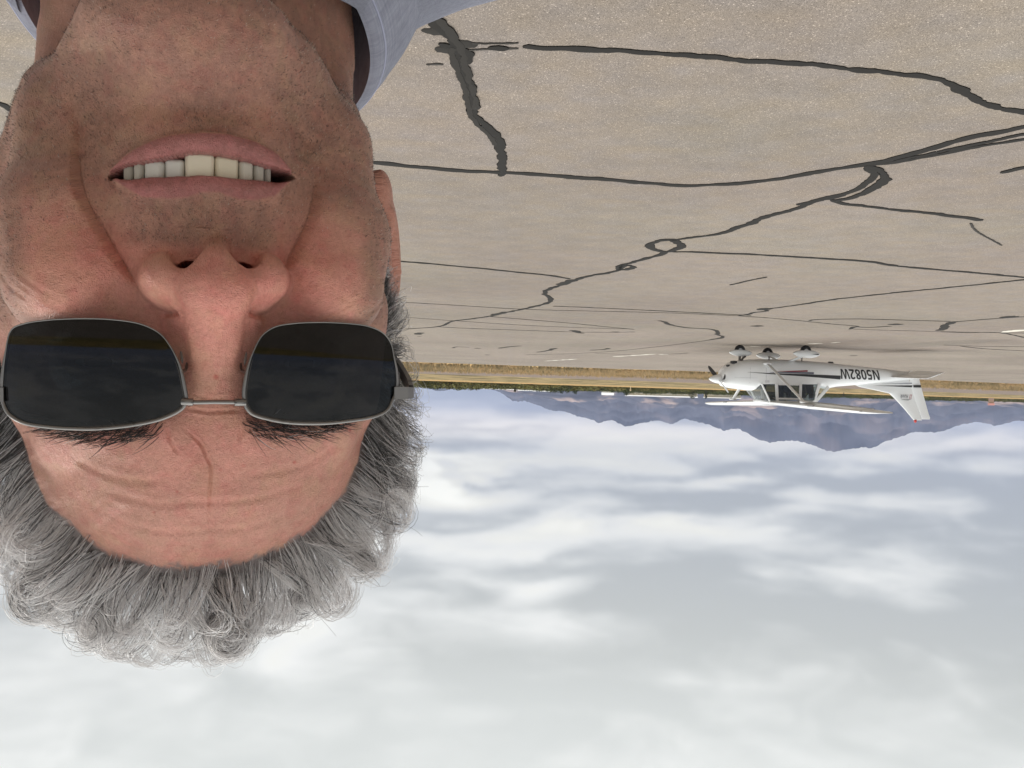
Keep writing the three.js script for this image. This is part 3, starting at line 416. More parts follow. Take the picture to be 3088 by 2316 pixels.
  // wings
  const foil = (n, th) => { const r = []; for (let k = 0; k < n; k++) { const a = (k / n) * 2 * Math.PI, c = (1 - Math.cos(a)) / 2, y = th * 2.6 * (0.2969 * Math.sqrt(c) - 0.126 * c - 0.3516 * c * c + 0.2843 * c * c * c - 0.1015 * c * c * c * c) * 1.9; r.push([c, a < Math.PI ? y * 1.15 : -y * 0.72]); } return r; };
  const F = foil(40, 0.12);
  const slab = (S, cut0, cut1) => loft(S.map(([z, le, te, y, th]) => F.map(([c, h]) => { const cc = mix(cut0, cut1, clamp(c, 0, 1)), lim = clamp(c, cut0, cut1); return [mix(le, te, lim), y + h * th * (le - te), z]; })));
  const tipS = (s) => [[0.42, 0.80, -0.83], [2.6, 0.80, -0.83], [4.9, 0.72, -0.52], [5.25, 0.66, -0.49], [5.45, 0.42, -0.46], [5.52, 0.05, -0.42]].map(([z, le, te], i) => [s * z, le, te, 1.93 + 0.030 * (z - 0.42) + (i > 3 ? 0.02 * (i - 3) : 0), i > 3 ? [0.8, 0.45][i - 4] : 1]);
  for (const s of [1, -1]) {
    const S = tipS(s), at = (z) => { let i = 0; while (i < S.length - 2 && Math.abs(S[i + 1][0]) < z) i++; const t = (z - Math.abs(S[i][0])) / (Math.abs(S[i + 1][0]) - Math.abs(S[i][0])); return [s * z, ...[1, 2, 3, 4].map((k) => mix(S[i][k], S[i + 1][k], t))]; };
    const wing = mesh('wing', loft(S.map(([z, le, te, y, th]) => F.map(([c, h]) => [mix(le, te, Math.min(c, Math.abs(z) < 5 ? 0.735 : 1)), y + h * th * (le - te), z]))), white, P);
    const rear = (z0, z1, name) => { const R = [at(z0), at((z0 + z1) / 2), at(z1)]; mesh(name, loft(R.map(([z, le, te, y, th]) => F.map(([c, h]) => [mix(le, te, Math.max(c, 0.747)), y + h * th * (le - te) - 0.006, z]))), white, wing); };
    rear(0.56, 2.55, 'flap'); rear(2.58, 4.9, 'aileron');
    mesh('landing_light', moved(new RoundedBoxGeometry(0.06, 0.06, 0.34, 2, 0.02), 0.765, 1.995, s * 3.1), mat(0.3, 0.3, 0.3, 0.15), wing);
    mesh('wing_tip_lamp', moved(new THREE.SphereGeometry(0.03, 12, 8).scale(1.8, 1, 1), 0.50, 2.09, s * 5.38), mat(0.5, 0.5, 0.5, 0.2), wing);
    // lift strut with fairings
    const a = [0.92, 0.62, s * 0.50], b = [0.70, 1.885, s * 2.58], dir = new THREE.Vector3(b[0] - a[0], b[1] - a[1], b[2] - a[2]), ringAt = (p, k) => { const r = []; for (let q = 0; q < 18; q++) { const t = (q / 18) * 2 * Math.PI; r.push([p[0] + 0.062 * k * Math.cos(t), p[1] + 0.02 * k * Math.sin(t) * 0.85, p[2] - s * 0.02 * k * Math.sin(t) * 0.5]); } return r; };
    const strut = mesh('wing_strut', loft([ringAt(a, 1.1), ringAt(a.map((v, k) => mix(v, b[k], 0.06)), 1), ringAt(a.map((v, k) => mix(v, b[k], 0.94)), 1), ringAt(b, 1.1)]), white, P);
    mesh('strut_fairing', moved(new THREE.SphereGeometry(0.1, 18, 12).scale(1.6, 0.55, 0.7), ...a), white, strut); mesh('strut_fairing', moved(new THREE.SphereGeometry(0.1, 18, 12).scale(1.6, 0.4, 0.8), b[0], b[1] - 0.01, b[2]), white, strut);
  }
  // tail
  for (const s of [1, -1]) {
    const st = mesh('stabiliser', slab2([[s * 0.06, -3.95, -4.58, 0.95, 0.83], [s * 1.55, -4.18, -4.60, 1.0, 0.89], [s * 1.68, -4.28, -4.60, 0.995, 0.90]]), white, P);
    mesh('elevator', slab2([[s * 0.08, -4.59, -5.02, 0.83, 0.68], [s * 1.5, -4.61, -4.96, 0.888, 0.75], [s * 1.70, -4.40, -4.94, 0.955, 0.76]]), white, st);
  }
  function slab2(R) { return loft(R.map(([z, le, te, y0, y1]) => F.map(([c, h]) => [mix(le, te, c), mix(y0, y1, c) + h * 0.7 * (le - te), z]))); }
  const finRing = (y, le, te, th) => F.map(([c, h]) => [mix(le, te, c), y, h * th]);
  const fin = mesh('fin', loft([[1.02, -2.3, -4.80, 0.35], [1.2, -2.5, -4.86, 0.4], [1.32, -2.85, -4.90, 0.42], [1.42, -3.45, -4.94, 0.5], [1.52, -4.02, -4.98, 0.62], [1.7, -4.24, -5.05, 0.62], [2.1, -4.67, -5.21, 0.5], [2.40, -4.96, -5.33, 0.42], [2.46, -5.03, -5.35, 0.3]].map((r) => finRing(...r))), white, P);
  const rud = mesh('rudder', loft([[0.92, -4.80, -5.19, 0.45], [1.2, -4.85, -5.27, 0.42], [1.7, -5.045, -5.44, 0.36], [2.2, -5.255, -5.61, 0.3], [2.36, -5.325, -5.68, 0.28], [2.42, -5.345, -5.66, 0.2]].map((r) => finRing(...r))), white, P);
  const flat = (pts, z, m, name, parent) => { for (const s of [1, -1]) { const g = new THREE.BufferGeometry(), p = [], id = []; pts.forEach(([x, y]) => p.push(x, y, s * z(x))); for (let k = 1; k < pts.length - 1; k++) id.push(0, k, k + 1); g.setAttribute('position', new THREE.Float32BufferAttribute(p, 3)); g.setIndex(id); g.computeVertexNormals(); mesh(name, g, m, parent); } };
  flat([[-3.3, 1.262], [-4.84, 1.215], [-4.84, 1.285]], () => 0.125, black, 'fin_stripe', fin); flat([[-4.93, 1.205], [-5.23, 1.19], [-5.25, 1.285], [-4.94, 1.285]], () => 0.062, black, 'rudder_stripe', rud);
  flat([[-3.6, 1.19], [-4.84, 1.12], [-4.84, 1.155]], () => 0.118, blueGrey, 'fin_stripe', fin);
  letters('Hawk', -4.70, 1.545, 0.15, 0.30, 0.03, () => 0.118, mat(0.16, 0.16, 0.17, 0.5), 'fin_lettering', fin); letters('II', -4.86, 1.545, 0.14, 0.10, 0.03, () => 0.116, mat(0.32, 0.10, 0.12, 0.5), 'fin_lettering', fin);
  flat([[-4.40, 1.735], [-4.55, 1.715], [-4.70, 1.735], [-4.86, 1.70], [-4.7, 1.755], [-4.55, 1.74]], () => 0.116, mat(0.3, 0.3, 0.3, 0.5), 'fin_swoosh', fin);
  mesh('beacon', tube([[-5.08, 2.44, 0], [-5.09, 2.50, 0], [-5.10, 2.545, 0]], [0.05, 0.05, 0.02], 12), mat(0.5, 0.04, 0.03, 0.25), P);
  // propeller and spinner
  const pr = new THREE.Group(); pr.name = 'propeller'; P.add(pr); pr.position.set(2.47, 1.185, 0);
  mesh('spinner', new THREE.LatheGeometry([[0, 0.34], [0.03, 0.325], [0.075, 0.26], [0.12, 0.15], [0.15, 0.03], [0.16, -0.06], [0.15, -0.075], [0, -0.075]].map(([a, b]) => new THREE.Vector2(a, b)), 32).rotateZ(-Math.PI / 2), white, pr);
  for (const s of [1, -1]) { const blade = loft([[0.1, 0.10, 0.03, 0.9], [0.3, 0.13, 0.022, 0.6], [0.55, 0.14, 0.016, 0.42], [0.8, 0.12, 0.012, 0.32], [0.93, 0.08, 0.008, 0.28], [0.96, 0.03, 0.006, 0.28]].map(([r, c, t, tw]) => { const R = []; for (let q = 0; q < 16; q++) { const a = (q / 16) * 6.283, u = c * 0.5 * Math.cos(a), v = t * 0.5 * Math.sin(a); R.push([u * Math.sin(tw) + v * Math.cos(tw), s * r, (u * Math.cos(tw) - v * Math.sin(tw)) * s]); } return R; })); mesh('blade', moved(blade, 0, 0, 0, rad(62), 0, 0), s > 0 ? mat(0.5, 0.5, 0.5, 0.4, { metalness: 0.3 }) : dark, pr); }
  // wheels: pants, tyres, legs
  const pant = (x, z, L, H, y, name = 'wheel_pant') => { const g = loft([[0.5, 0.02], [0.46, 0.3], [0.36, 0.62], [0.2, 0.9], [0, 1], [-0.2, 0.93], [-0.38, 0.66], [-0.48, 0.32], [-0.5, 0.1]].map(([u, k]) => { const R = []; for (let q = 0; q < 24; q++) { const a = (q / 24) * 6.283; R.push([x + u * L, y + H * 0.5 * k * Math.max(-0.8, Math.sin(a)) + 0.03 * (u < 0 ? -u : 0), z + 0.105 * Math.sqrt(k) * Math.cos(a)]); } return R; })); const o = mesh(name, g, white, P); mesh('tyre', moved(new THREE.TorusGeometry(0.125, 0.07, 14, 28), x + 0.02, 0.190, z), rubber, o); mesh('wheel_hub', moved(new THREE.CylinderGeometry(0.1, 0.1, 0.1, 20), x + 0.02, 0.19, z, Math.PI / 2), metal, o); return o; };
  const wp = pant(-0.15, 1.12, 0.95, 0.30, 0.27), wf = pant(0.08, -1.12, 0.92, 0.30, 0.27), wn = pant(1.68, 0.0, 0.82, 0.27, 0.26);
  for (const [o, s, x] of [[wp, 1, -0.15], [wf, -1, 0.08]]) flat2([[x - 0.1, 0.29], [x - 0.4, 0.275], [x - 0.4, 0.315]], s * (Math.abs(1.12) + 0.108 * s * s), black, o);
  function flat2(pts, z, m, parent) { const g = new THREE.BufferGeometry(), p = []; pts.forEach(([x, y]) => p.push(x, y, z)); g.setAttribute('position', new THREE.Float32BufferAttribute(p, 3)); g.setIndex([0, 1, 2]); g.computeVertexNormals(); mesh('pant_stripe', g, m, parent); }
  for (const [s, x] of [[1, -0.15], [-1, 0.08]]) { const R = [[0.35, 0.50, 0.10], [0.7, 0.42, 0.085], [1.0, 0.33, 0.07], [1.1, 0.27, 0.06]].map(([z, y, w]) => { const r = []; for (let q = 0; q < 14; q++) { const a = (q / 14) * 6.283; r.push([mix(-0.02, x, clamp((z - 0.35) / 0.7, 0, 1)) + w * Math.cos(a), y + 0.028 * Math.sin(a), s * z]); } return r; }); mesh('gear_leg', loft(R), white, P); }
  mesh('nose_leg', merge([tube([[1.70, 0.62, 0], [1.70, 0.40, 0], [1.69, 0.30, 0]], [0.05, 0.042, 0.05], 12), tube([[1.62, 0.50, 0], [1.55, 0.42, 0], [1.63, 0.36, 0]], 0.022, 8)]), mat(0.18, 0.17, 0.16, 0.5, { metalness: 0.4 }), P);
}
const CREASES = [
  [0.034,0.12,[[4.25,4.08],[3.86,4.43],[3.3,4.73],[2.74,4.89],[2.18,4.99],[1.68,4.96],[1.21,4.83]]],
  [0.026,0.12,[[-0.94,4.86],[-1.91,4.82],[-2.92,4.72],[-3.84,4.34],[-4.45,3.92]]],
  [0.032,0.12,[[3.88,5.23],[2.99,5.41],[2.2,5.62],[1.53,5.75],[0.47,5.66],[0.0,5.7],[-0.89,5.72],[-1.93,5.64],[-2.94,5.33]]],
  [0.034,0.12,[[4.24,5.64],[3.47,5.97],[2.8,6.32],[2.24,6.58],[1.37,6.75],[0.48,6.72],[-0.12,6.68],[-1.03,6.78],[-1.97,6.57],[-2.6,6.31]]],
  [0.024,0.12,[[3.53,6.99],[2.85,7.36],[2.27,7.55]]],
  [0.053,0.045,[[0.78,3.23],[0.41,3.6],[0.23,3.86],[0.12,4.17],[-0.01,4.48],[0.0,4.85],[0.03,5.33],[0.04,5.8],[0.05,6.36]]],
  [0.045,0.05,[[1.24,3.23],[1.21,3.53],[1.07,3.84],[0.99,4.03]]],
  [0.038,0.06,[[-0.91,3.3],[-0.83,3.7]]],
  [0.038,0.06,[[0.7,2.63],[0.12,2.73],[-0.4,2.72],[-0.94,2.68]]],
  [0.016,0.06,[[0.47,2.2],[-0.11,2.32],[-0.7,2.26]]],
  [0.215,0.16,[[4.2,-6.9],[4.01,-6.3],[3.98,-5.36],[3.89,-4.63],[3.72,-3.91],[3.49,-3.43],[3.14,-2.83],[2.8,-2.24],[2.45,-1.64],[2.12,-1.05]]],
  [0.18,0.15,[[-3.38,-5.37],[-3.37,-4.85],[-3.28,-4.26],[-3.12,-3.59],[-2.84,-2.98],[-2.54,-2.37],[-2.25,-1.78]]],
  [0.070,0.22,[[-2.81,-6.97],[-2.91,-6.56],[-3.12,-6.29],[-2.91,-5.86],[-2.69,-5.37],[-2.63,-5.05]]],
  [0.05,0.2,[[4.29,-7.09],[4.0,-6.54],[3.89,-5.7]]],
  [0.05,0.16,[[-2.4,-4.7],[-2.47,-4.39],[-2.44,-4.14]]],
  [0.060,0.09,[[2.96,-4.5],[2.84,-4.14]]],
  [0.060,0.3,[[5.13,-5.83],[5.18,-6.37],[5.09,-6.97],[5.03,-7.72],[4.73,-8.29]]],
  [0.024,0.07,[[6.4,-1.13],[6.08,-0.57],[5.62,-0.2],[5.3,-0.02]]],
  [0.024,0.07,[[6.34,-0.76],[5.94,-0.32],[5.75,-0.07]]],
  [0.024,0.07,[[5.48,-1.5],[5.16,-1.2],[4.66,-0.86],[4.29,-0.68]]],
  [0.024,0.07,[[6.05,-1.57],[5.67,-1.01],[5.04,-0.51]]],
  [0.024,0.07,[[-3.51,-0.09],[-2.96,-0.27],[-2.43,-0.38]]],
  [0.024,0.07,[[-4.53,-0.93],[-4.08,-0.57],[-3.23,-0.21]]],
  [0.024,0.07,[[-5.74,-1.13],[-5.32,-0.62],[-4.85,-0.33]]]];
const LENS_L = [[5.65,0.29],[5.3,0.11],[4.68,-0.01],[4.01,-0.07],[3.42,-0.09],[2.87,-0.08],[1.99,0.04],[1.45,0.31],[1.17,0.66],[0.89,1.25],[0.76,1.84],[0.7,2.31],[0.79,2.55],[1.29,2.85],[2.11,3.07],[3.22,3.21],[3.88,3.22],[4.6,3.19],[5.34,3.08],[5.74,2.85],[5.9,2.56],[5.95,2.06],[5.83,0.99]];
const LENS_R = [[-0.98,2.32],[-0.98,1.96],[-1.11,1.24],[-1.26,0.81],[-1.52,0.32],[-1.9,0.05],[-2.45,-0.07],[-3.33,-0.13],[-4.37,-0.11],[-5.07,-0.02],[-5.58,0.2],[-5.85,0.53],[-5.97,0.99],[-6.09,1.54],[-6.09,2.08],[-5.91,2.55],[-5.77,2.8],[-5.33,3.0],[-4.41,3.11],[-3.42,3.15],[-2.46,3.09],[-1.85,2.98],[-1.2,2.75],[-1.02,2.5]];

// ---------------------------------------------------------------- the man: head (sculpted in centimetres, x to his left, y up, z out of the face)
const HEAD = new THREE.Matrix4().makeBasis(new THREE.Vector3(0.94609, 0.0258, 0.32286), new THREE.Vector3(-0.0049, 0.99785, -0.06538), new THREE.Vector3(-0.32386, 0.06028, 0.94418)).setPosition(0.09716, 1.66192, -0.28326);
const FEET = [0.22, 0, -0.44];
const man = thing('person', 'smiling man in pale blue shirt with dark sunglasses and curly grey hair', 'person', FEET);
const toMan = new THREE.Matrix4().makeTranslation(-FEET[0], -FEET[1], -FEET[2]).multiply(HEAD).multiply(new THREE.Matrix4().makeScale(0.01, 0.01, 0.01));
const toWorld = new THREE.Matrix4().multiplyMatrices(HEAD, new THREE.Matrix4().makeScale(0.01, 0.01, 0.01));

const ell = (x, y, z, a, b, c) => { const X = x / a, Y = y / b, Z = z / c, k0 = Math.sqrt(X * X + Y * Y + Z * Z), U = X / a, V = Y / b, W = Z / c, k1 = Math.sqrt(U * U + V * V + W * W); return k1 < 1e-6 ? -Math.min(a, b, c) : (k0 * (k0 - 1)) / k1; };
const cap = (x, y, z, ax, ay, az, bx, by, bz, ra, rb) => { const ex = bx - ax, ey = by - ay, ez = bz - az, px = x - ax, py = y - ay, pz = z - az; let t = (px * ex + py * ey + pz * ez) / (ex * ex + ey * ey + ez * ez); t = t < 0 ? 0 : t > 1 ? 1 : t; const dx = px - ex * t, dy = py - ey * t, dz = pz - ez * t; return Math.sqrt(dx * dx + dy * dy + dz * dz) - (ra + (rb - ra) * t); };
const smin = (a, b, k) => { const h = Math.max(k - Math.abs(a - b), 0) / k; return Math.min(a, b) - h * h * k * 0.25; };
const smax = (a, b, k) => -smin(-a, -b, k);
const LOWLIP = [[2.85, -4.66, 0.09], [2.43, -4.92, 0.22], [2.0, -5.11, 0.31], [1.5, -5.27, 0.38], [1, -5.50, 0.36], [0.25, -5.62, 0.36], [-0.5, -5.63, 0.36], [-1.25, -5.5, 0.36], [-1.85, -5.25, 0.34], [-2.4, -5.05, 0.13]];
const UPLIP = [[2.9, -4.42, 0.08], [2.43, -4.2, 0.16], [2, -4.08, 0.26], [1.24, -4.09, 0.30], [0.7, -4.16, 0.29], [0.25, -4.27, 0.24], [-0.3, -4.30, 0.24], [-0.85, -4.22, 0.29], [-1.45, -4.24, 0.30], [-2.0, -4.36, 0.22], [-2.45, -4.7, 0.09]];
const lipZ = (x) => 0.42 - 0.085 * (x - 0.2) * (x - 0.2);
const chain = (L, x, y, z, dz) => { let d = 9; for (let i = 0; i < L.length - 1; i++) { const a = L[i], b = L[i + 1]; d = Math.min(d, cap(x, y, z, a[0], a[1], lipZ(a[0]) + dz, b[0], b[1], lipZ(b[0]) + dz, a[2], b[2])); } return d; };
const slotC = lerpTable([[-2.62, -4.92], [-2.15, -4.86], [-1.56, -4.86], [-0.85, -4.92], [-0.1, -4.95], [0.3, -4.95], [0.7, -4.88], [1.2, -4.80], [1.8, -4.72], [2.43, -4.62], [3.02, -4.50]]);
const slotH = lerpTable([[-2.62, 0.0], [-2.4, 0.104], [-2.15, 0.163], [-1.56, 0.237], [-0.85, 0.311], [0.3, 0.326], [0.7, 0.318], [1.2, 0.281], [1.8, 0.229], [2.43, 0.185], [2.8, 0.104], [3.02, 0.0]]);
CREASES.forEach((c) => { const xs = c[2].map((p) => p[0]), ys = c[2].map((p) => p[1]), m = c[0] > 0.15 ? 3.0 : c[1] * 3; c.push([Math.min(...xs) - m, Math.max(...xs) + m, Math.min(...ys) - m, Math.max(...ys) + m]); });
function creases(x, y) {
  let s = 0;
  for (const [d, w, P, B] of CREASES) {
    if (x < B[0] || x > B[1] || y < B[2] || y > B[3]) continue;
    let best = 1e9, at = 0; const n = P.length - 1;
    for (let i = 0; i < n; i++) { const ax = P[i][0], ay = P[i][1], ex = P[i + 1][0] - ax, ey = P[i + 1][1] - ay; let t = ((x - ax) * ex + (y - ay) * ey) / (ex * ex + ey * ey); t = t < 0 ? 0 : t > 1 ? 1 : t; const dx = x - ax - ex * t, dy = y - ay - ey * t, q = dx * dx + dy * dy; if (q < best) { best = q; at = (i + t) / n; } }
    const q = best / (w * w); if (q > (d > 0.15 ? 420 : 9)) continue;
    const fade = d > 0.15 ? sstep(-0.02, 0.5, at) * sstep(1.02, 0.86, at) : Math.min(1, Math.min(at, 1 - at) * 5 + 0.15);
    if (d > 0.15) { // the fold beside the mouth: a fine line with the cheek rolling over it
      const k = Math.min(n - 1, Math.floor(at * n)), f = at * n - k, gx = P[k][0] + (P[k + 1][0] - P[k][0]) * f, lateral = Math.abs(x - 0.22) > Math.abs(gx - 0.22), r = Math.sqrt(best);
      s += fade * (0.08 * Math.exp(-((r / 0.05) ** 2)) + (lateral ? -1.05 * d * (1 - Math.exp(-((r / 0.17) ** 2))) * Math.exp(-((r / 1.2) ** 2)) : 0.06 * Math.exp(-((r / 0.22) ** 2)))); continue;
    }
    s += d * fade * (Math.exp(-q) - 0.30 * Math.exp(-Math.pow(Math.sqrt(q) - 1.9, 2) * 1.5));
  }
  return s;
}
const nostril = (n, y, z) => Math.min(cap(n, y, z, 0.88, -1.82, 1.25, 0.62, -1.25, -0.9, 0.29, 0.36), cap(n, y, z, -0.90, -1.86, 1.25, -0.64, -1.28, -0.9, 0.29, 0.36));
function headSdf(x, y, z) {
  const X = x - 0.22, ax = Math.abs(X);
  let d = ell(X, y - 4.0, z + 8.5, 7.0, 6.6, 9.25);
  if (z > -14) d = smin(d, ell(X, y + 1.0, z + 6.2, 6.55, 8.6, 6.7), 1.2);
  d = smin(d, ell(X, y + 4.8, z + 2.7, 3.6, 3.5, 3.2), 1.0);                                  // muzzle
  const jx = x - 0.22 - 0.45 * sstep(-5, -9, y), aj = Math.abs(jx);
  d = smin(d, cap(aj, y, z, x < 0 ? 4.85 : 5.0, -4.8, -6.6, 1.95, -9.5, -1.7, x < 0 ? 1.7 : 1.75, 1.4), 1.6);              // jaw
  if (x > 2) { d = smin(d, cap(x, y, z, 5.7, -1.0, -4.8, 5.5, -4.6, -5.4, 1.55, 1.45), 1.2); d = smin(d, cap(x, y, z, 5.5, -4.6, -5.6, 5.0, -7.9, -4.9, 1.45, 1.1), 1.3); d = smin(d, cap(x, y, z, 5.25, -7.4, -6.2, 4.9, -10.6, -8.4, 1.05, 1.15), 1.2); }
  else if (x < -1.5) { d = smin(d, cap(x, y, z, -4.35, -6.8, -5.0, -2.5, -9.1, -3.0, 1.28, 1.3), 0.9); d = smin(d, cap(x, y, z, -4.4, -8.2, -5.8, -4.4, -12.5, -9.6, 1.0, 1.1), 1.6); }
  d = smin(d, ell(X - 0.4, y + 9.1, z + 1.5, 2.45, 2.1, 2.55), 1.3);                                 // chin
  d = smin(d, cap(ax, y, z, 4.1, -1.3, -1.0, 4.5, -3.1, -1.75, 1.85, 1.75), 0.7);              // cheek raised by the smile
  d = smin(d, cap(ax, y, z, 4.35, -3.1, -2.1, 4.6, -6.6, -3.4, 1.55, 1.3), 1.0);
  d = smin(d, cap(x, y, z, 0.22, -7, -9.8, 0.3, -24, -11.5, 6.0, 6.3), 0.9);                  // neck
  if (y < -11 ) d = smin(d, cap(ax, y, z, 4.2, -8, -10, 1.6, -22, -6.4, 1.4, 1.5), 1.5);
  d = smin(d, cap(ax, y, z, 1.0, 3.25, 0.05, 4.3, 3.5, -1.5, 0.8, 0.75), 1.2);                // brow
  d = smin(d, cap(ax, y, z, 5.2, 2.5, -2.9, 5.3, -0.6, -3.4, 0.9, 1.2), 1.2);                 // cheekbone, temple
  if (ax < 6 && y > -1.5 && y < 5) {
    d = smax(d, -ell(ax - 3.15, y - 1.5, z - 0.75, 1.75, 1.05, 1.0), 0.9);                     // eye socket
    d = smin(d, ell(ax - 3.15, y - 1.35, z + 1.15, 1.45, 1.2, 1.25), 0.35);                    // lid over the eye
    d = smax(d, -ell(ax - 3.15, y - 1.25, z - 0.2, 1.25, 0.16, 0.45), 0.12);
  }
  if (ax < 4 && y > -4 && y < 5) {
    const n = x + 0.16, an = Math.abs(n);
    let q = cap(n, y, z, 0.1, 2.7, 0.1, 0.02, -0.9, 1.75, 0.62, 0.88);
    q = smin(q, cap(an, y, z, 0.45, 2.2, -0.4, 0.85, -0.4, 0.5, 0.5, 0.58), 0.6);
    q = smin(q, ell(n, y + 1.05, z - 1.98, 1.02, 0.90, 0.98), 0.5);
    q = smin(q, ell(n, y + 1.72, z - 1.78, 0.48, 0.62, 0.74), 0.36);
    q = smin(q, cap(n, y, z, 0, -2.0, 1.5, 0, -2.5, 0.2, 0.32, 0.42), 0.3);
    const al = Math.min(ell(n - 1.55, y + 1.38, z - 0.62, 0.74, 0.80, 1.1), ell(n + 1.50, y + 1.48, z - 0.62, 0.72, 0.80, 1.1));
    q = smin(q, al, 0.8);
    q = smax(q, -Math.min(ell(n - 0.90, y + 2.20, z - 1.05, 0.42, 0.50, 1.0), ell(n + 0.90, y + 2.24, z - 1.05, 0.42, 0.50, 1.0)), 0.2);
    q += 0.16 * Math.exp(-(((Math.hypot((an - 1.5) / 0.95, (y + 1.25) / 0.95) - 1) / 0.13) ** 2)) * sstep(-1.5, -0.6, y) * (z < 1.2 ? 1 : 0);
    const na = y > -0.4 ? mix(0.32, 0.9, sstep(-0.4, 1.6, y)) : 0.32;
    d = smin(d, q, na);
    d = smax(d, -nostril(n, y, z), 0.10);
  }
  if (ax < 4.2 && y < -3 && y > -7.5 && z > -4) {
    d = smin(d, chain(LOWLIP, x, y, z, 0.05), 0.28); d = smin(d, chain(UPLIP, x, y, z, 0.0), 0.24);
    const h = slotH(x), c = slotC(x); let e = Math.abs(y - c) - h * (1 + 0.25 * sstep(0.4, -0.6, z)); e = Math.max(e, Math.abs(x - 0.2) - 2.82, -(z + 2.6));
    d = smax(d, -e, 0.09);
    if (y > -7.4) d += 0.16 * Math.exp(-(((y + 6.75) / 0.42) ** 2) - (X / 1.9) ** 2);        // hollow under the lip
    d += 0.10 * Math.exp(-(((y + 3.2) / 0.6) ** 2) - (X / 0.35) ** 2) - 0.05 * Math.exp(-(((y + 3.2) / 0.6) ** 2) - ((ax - 0.6) / 0.3) ** 2);
  }
  if (ax > 5.5 && z < -4 && y > -8 && y < 2) {                                                // ears
    const ey = y + 3.75, ex = ax - (X < 0 ? 7.42 : 6.6) - 0.10 * ey, ez = z + (X < 0 ? 8.3 : 9.4) + 0.16 * ey, c = Math.cos(0.42), sn = Math.sin(0.42), u = ex * c + ez * sn, w = -ex * sn + ez * c;
    let e = ell(u, ey - 0.35, w, 0.50, 2.75, 1.65);
    e = smax(e, -ell(u - 0.50, ey - 0.5, w + 0.15, 0.36, 1.6, 0.85), 0.22);                    // bowl
    e = smax(e, -cap(u, ey, w, 0.52, 2.0, 0.55, 0.52, -0.5, 1.1, 0.17, 0.14), 0.14);             // groove behind the rim
    e = smin(e, cap(u, ey, w, 0.36, 1.3, -0.3, 0.36, -1.1, 0.5, 0.18, 0.2), 0.22);
    e = smin(e, ell(u - 0.02, ey + 2.15, w - 0.5, 0.36, 0.72, 0.62), 0.5);                       // lobe
    d = smin(d, e, 0.45);
  }
  if (d < 0.5 && z > -7) { d += creases(x, y); d += 0.022 * noise(x * 1.3, y * 1.3, z * 1.3) + 0.012 * noise(x * 3.1, y * 3.1, z * 3.1); }
  return d;
}
const HC = [0.22, -2.5, -7], HS = [0.22, 0, -7];
function headHit(sx, sy, sz, t0 = 24, O = HS) {
  const f = (t) => headSdf(O[0] + sx * t, O[1] + sy * t, O[2] + sz * t); let t = t0, last = 24; if (t < 24 && f(t) < 0.06) t = 24;
  for (let i = 0; i < 220 && t > 0; i++) {
    const d = f(t); if (d < 0.0012) { if (d < -0.0012 && last > t) { let a = t, b = last; for (let k = 0; k < 10; k++) { const m = (a + b) / 2; f(m) < 0 ? (a = m) : (b = m); } t = b; } break; }
    last = t; t -= Math.max(Math.min(d * 0.55, 0.4), 0.0012);
  }
  return t;
}
const hairlineEl = lerpTable([[0, 55], [14, 55.5], [30, 52.5], [42, 46], [49, 41], [53, 34], [57, 22], [61, 8], [65, -3], [68, -22], [72, -27], [78, -20], [90, 0], [104, 4], [116, -18], [130, -34], [180, -38]]);
const scalp = (az, el) => { const a = Math.abs(az), ragged = 1.6 * noise(az * 0.35, el * 0.35, 3) + 1.0 * noise(az * 1.1, el * 1.1, 5); return sstep(-2.0, 2.5, el - hairlineEl(a) + ragged); };
const insideLip = (() => {
  const up = lerpTable([[-2.4, -4.62], [-1.97, -4.12], [-1.44, -3.94], [-0.85, -3.9], [-0.28, -4.06], [0.26, -4.03], [0.68, -3.85], [1.24, -3.78], [2.0, -3.82], [2.43, -4.06], [2.88, -4.36]]);
  const lo = lerpTable([[-2.4, -5.25], [-1.85, -5.68], [-1.26, -5.88], [-0.56, -5.97], [0.23, -5.94], [1.01, -5.82], [1.56, -5.66], [1.99, -5.44], [2.42, -5.17], [2.88, -4.74]]);
  return (x, y) => (x < -2.55 || x > 2.98 ? 0 : sstep(0, 0.10, up(x) - y) * sstep(0, 0.10, y - lo(x)));
})();
const G = (x, y, cx, cy, sx, sy) => Math.exp(-(((x - cx) / sx) ** 2) - ((y - cy) / sy) ** 2);
const beard = (x, y, z) => { // where stubble grows, 0..1
  const ax = Math.abs(x - 0.22); let b = sstep(-2.0, -3.6, y + 0.10 * ax) * sstep(8, 5.6, ax) * (z > -9 ? 1 : 0);
  b = Math.max(b, sstep(-2.2, -2.7, y) * sstep(2.6, 1.9, ax)); b = Math.max(b, sstep(4.6, 5.4, ax) * sstep(0.6, -0.6, y) * sstep(-8, -6, z));
  b *= 1 - 0.8 * Math.max(G(x, y, 3.9, -3.0, 1.1, 1.2), G(x, y, -3.5, -3.0, 1.0, 1.2)); b *= 1 - insideLip(x, y);
  b *= mix(1, 0.35, Math.max(G(x, y, 1.9, -6.6, 0.8, 0.9), G(x, y, -1.6, -6.6, 0.8, 0.9)));
  return clamp(b, 0, 1);
};
const headAz = [], headEl = [];
for (let a = -180; a < -128; a += 2.6) headAz.push(a); for (let a = -128; a < -112; a += 0.8) headAz.push(a); for (let a = -112; a < -76; a += 0.32) headAz.push(a); for (let a = -76; a < 76; a += 0.225) headAz.push(a); for (let a = 76; a <= 180.01; a += 2.6) headAz.push(Math.min(a, 180)); headAz[headAz.length - 1] = 180;
